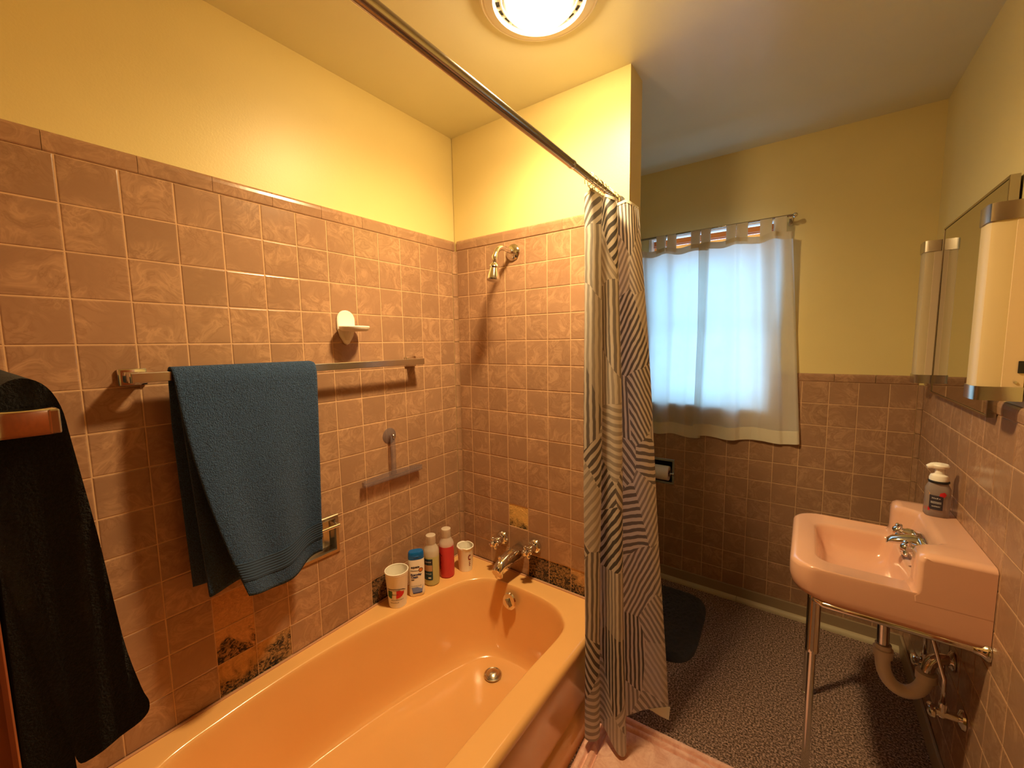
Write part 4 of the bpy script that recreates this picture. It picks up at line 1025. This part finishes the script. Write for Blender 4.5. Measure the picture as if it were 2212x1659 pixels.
for y in (-0.062, 0.062):
    bm = bmesh.new(); lathe(bm, [(0.017, -0.010), (0.016, -0.026), (0.012, -0.032), (0.012, -0.040), (0.015, -0.044), (0.014, -0.052), (0.008, -0.058), (0, -0.059)], 20, (0, y, 0.0), 'X')
    for k in range(4):
        a = k*PI/2+0.5; c, s_ = math.cos(a), math.sin(a)
        tube(bm, [(-0.046, y+0.010*c, 0.010*s_), (-0.046, y+0.019*c, 0.019*s_), (-0.046, y+0.026*c, 0.026*s_)], [0.006, 0.0065, 0.004], 10)
    obj('handle', bm, M['chrome'], t, True, 50)
# foaming soap bottle
X, Y, Z = 1.797, 0.388, 0.872
t = thing('soap_pump', 'foaming hand soap bottle with a white pump on the sink ledge', 'soap bottle', (X, Y, Z))
bm = bmesh.new(); rd = lambda w, z: oval(w, w*0.86, z, 32, 2.8)
loft(bm, [rd(0.028, 0.0), rd(0.031, 0.004), rd(0.031, 0.080), rd(0.030, 0.094), rd(0.024, 0.108), rd(0.022, 0.112)], True); obj('body', bm, M['clear_dark'], t, True, 40)
bm = bmesh.new(); lathe(bm, [(0.024, 0.112), (0.0262, 0.114), (0.0262, 0.118), (0.024, 0.120)], 28); obj('collar', bm, M['black'], t, True, 30)
bm = bmesh.new(); lathe(bm, [(0.0235, 0.120), (0.024, 0.128), (0.021, 0.137), (0.012, 0.142), (0.0105, 0.156), (0.011, 0.160), (0.021, 0.164), (0.023, 0.170), (0.020, 0.175), (0, 0.176)], 28); tube(bm, [(0, 0, 0.167), (-0.020, -0.004, 0.168), (-0.032, -0.006, 0.163)], [0.012, 0.010, 0.006], 12); obj('pump', bm, M['white_foam'], t, True, 40)
A = facing(X, Y)
fn = cone_fn(0.0305, 0.0305, 1, A); fn2 = cone_fn(0.0305, 0.0305, 1, A, 0.0014)
bm = bmesh.new(); patch(bm, [(-0.018, 0.026), (0.014, 0.026), (0.014, 0.074), (-0.018, 0.074)], fn2); obj('label', bm, M['ink_dark'], t)
bm = bmesh.new(); patch(bm, [(0.004, 0.074), (0.016, 0.070), (0.022, 0.080), (0.016, 0.088), (0.006, 0.084)], fn2); patch(bm, [(-0.034, 0.020), (-0.016, 0.020), (-0.014, 0.028), (-0.022, 0.034), (-0.032, 0.030)], fn2); obj('print', bm, M['ink_red'], t)
bm = bmesh.new(); patch(bm, [(-0.030, 0.070), (-0.022, 0.068), (-0.016, 0.078), (-0.024, 0.086), (-0.030, 0.082)], fn2); obj('print', bm, M['ink_tan'], t)
fn3 = cone_fn(0.0305, 0.0305, 1, A, 0.0020); bm = bmesh.new(); scribble(fn3, -0.002, 0.063, 0.020, 0.005, 21, bm)
for v in (0.052, 0.048): patch(bm, [(-0.014, v), (0.010, v), (0.010, v+0.0012), (-0.014, v+0.0012)], fn3)
scribble(fn3, -0.002, 0.036, 0.018, 0.004, 22, bm); obj('lettering', bm, M['ink_white'], t)

# ------------------------------------------------------------------ mirror and its two wall lights
t = thing('wall_mirror', 'mirror with a thin steel edge on the right wall above the sink', 'mirror', (XR, 0.45, 1.56))
bm = bmesh.new(); box(bm, (-0.016, -0.318, -0.313), (-0.002, 0.312, 0.313), 0.0); obj('backing', bm, M['rodmetal'], t)
bm = bmesh.new(); box(bm, (-0.0185, -0.312, -0.307), (-0.0165, 0.306, 0.307), 0.0); obj('glass', bm, M['mirror'], t)
bm = bmesh.new()
for a, b in (((-0.320, -0.315), (-0.313, 0.315)), ((0.307, -0.315), (0.314, 0.315)), ((-0.313, -0.315), (0.307, -0.308)), ((-0.313, 0.308), (0.307, 0.315))):
    box(bm, (-0.021, a[0], a[1]), (-0.002, b[0], b[1]), 0.001)
obj('edge', bm, M['rodmetal'], t)
def wall_light(label, y, z0, z1, D=0.074, outlet=False):
    h = z1-z0; t = thing('wall_light', label, 'wall light', (XR, y, z0), 0, 'unlit tube lights beside the mirror')
    def sect(d, w, z): return [Vector((-0.038, -w, z)), Vector((-d+0.014, -w, z)), Vector((-d+0.004, -w+0.005, z)), Vector((-d, -w+0.016, z)), Vector((-d, w-0.016, z)), Vector((-d+0.004, w-0.005, z)), Vector((-d+0.014, w, z)), Vector((-0.038, w, z))]
    bm = bmesh.new(); box(bm, (-0.038, -0.041, 0.030), (-0.002, 0.041, h-0.030), 0.001); obj('base', bm, M['fixture'], t)
    bm = bmesh.new(); loft(bm, [sect(D, 0.040, 0.034), sect(D, 0.040, h-0.040)], True); obj('diffuser', bm, M['diffuser'], t, True, 35)
    for a, b in ((0.0, 0.034), (h-0.042, h)):
        bm = bmesh.new(); s1, s2 = sect(D+0.003, 0.043, a), sect(D+0.003, 0.043, b)
        for s in (s1, s2): s[0].x = s[-1].x = -0.002
        loft(bm, [s1, s2], True); obj('end_cap', bm, M['steel'], t, True, 30)
    if outlet:
        bm = bmesh.new(); box(bm, (-0.014, -0.0435, 0.068), (-0.003, -0.041, 0.097), 0.001); obj('outlet', bm, M['black'], t)
        bm = bmesh.new(); lathe(bm, [(0.003, 0.0), (0.003, -0.0022), (0, -0.0025)], 10, (-0.016, -0.041, 0.046), 'Y'); obj('screw', bm, M['steel'], t)
    return t
wall_light('unlit tube light on the far side of the mirror, nearest the corner', 0.822, 1.280, 1.838, 0.066)
wall_light('unlit tube light on the near side of the mirror, with an outlet', 0.024, 1.308, 1.779, 0.081, True)

# ------------------------------------------------------------------ mats on the floor
def bath_mat():
    t = thing('bath_mat', 'pinkish tan foam bath mat with a ribbed border beside the tub', 'bath mat', (1.125, -0.36, 0.0), math.radians(3.2))
    w, l = 0.60, 0.60
    def f(u, v):
        x, y = (u-0.5)*w, (v-0.5)*l
        d = min(w/2-abs(x), l/2-abs(y)); z = 0.022*min(1, math.sqrt(max(0, d)/0.014))
        for g in (0.034, 0.062): z -= 0.017*math.exp(-((d-g)/0.0055)**2)
        z += 0.0015*noise.noise(Vector((x*14, y*14, 0)))
        return Vector((x, y, max(z, 0.0)))
    bm = bmesh.new(); grid(bm, 240, 240, f); obj('cushion', bm, M['bath_mat'], t, True)
bath_mat()
def rug():
    t = thing('toilet_rug', 'dark shaggy rug behind the shower curtain on the carpet', 'rug', (0.84, 0.60, 0.0), 0.05)
    def f(u, v):
        r = u; a = 2*PI*v; e = 4.5; c, s = math.cos(a), math.sin(a)
        k = 1/(abs(c)**e+abs(s)**e)**(1/e)
        x, y = r*k*c*0.215, r*k*s*0.295
        z = 0.024*min(1, math.sqrt(max(0, 1-r)*9)) + (0.006*noise.noise(Vector((x*70, y*70, 2)))+0.004*noise.noise(Vector((x*170, y*170, 5))) if r < 0.995 else 0)
        return Vector((x, y, max(0.0, z)))
    bm = bmesh.new(); grid(bm, 50, 160, f); bmesh.ops.remove_doubles(bm, verts=bm.verts[:], dist=0.0002); obj('pile', bm, M['rug'], t, True)
rug()

# ------------------------------------------------------------------ prints, hems and fittings belong to the part they sit on
SUB = {'emblem': 'body', 'lettering': 'body', 'print': 'body', 'wave_print': 'body', 'label': 'body', 'label_band': 'label', 'woven_band': 'cloth',
       'top_hem': 'cloth', 'bottom_hem': 'cloth', 'turned_hem': 'cloth', 'vent_grille': 'trim_ring', 'outlet': 'base', 'screw': 'base', 'diverter_knob': 'body', 'mouth': 'body', 'hook': 'cloth' }
kids = {}
for o in bpy.data.objects:
    if o.parent and not o.parent.parent: kids.setdefault(o.parent, []).append(o)
for root, ch in kids.items():
    by = {c.name.split('.')[0]: c for c in ch}
    for c in ch:
        host = SUB.get(c.name.split('.')[0])
        if host == 'label': host = 'body'
        if host and host in by and by[host] is not c: c.parent = by[host]
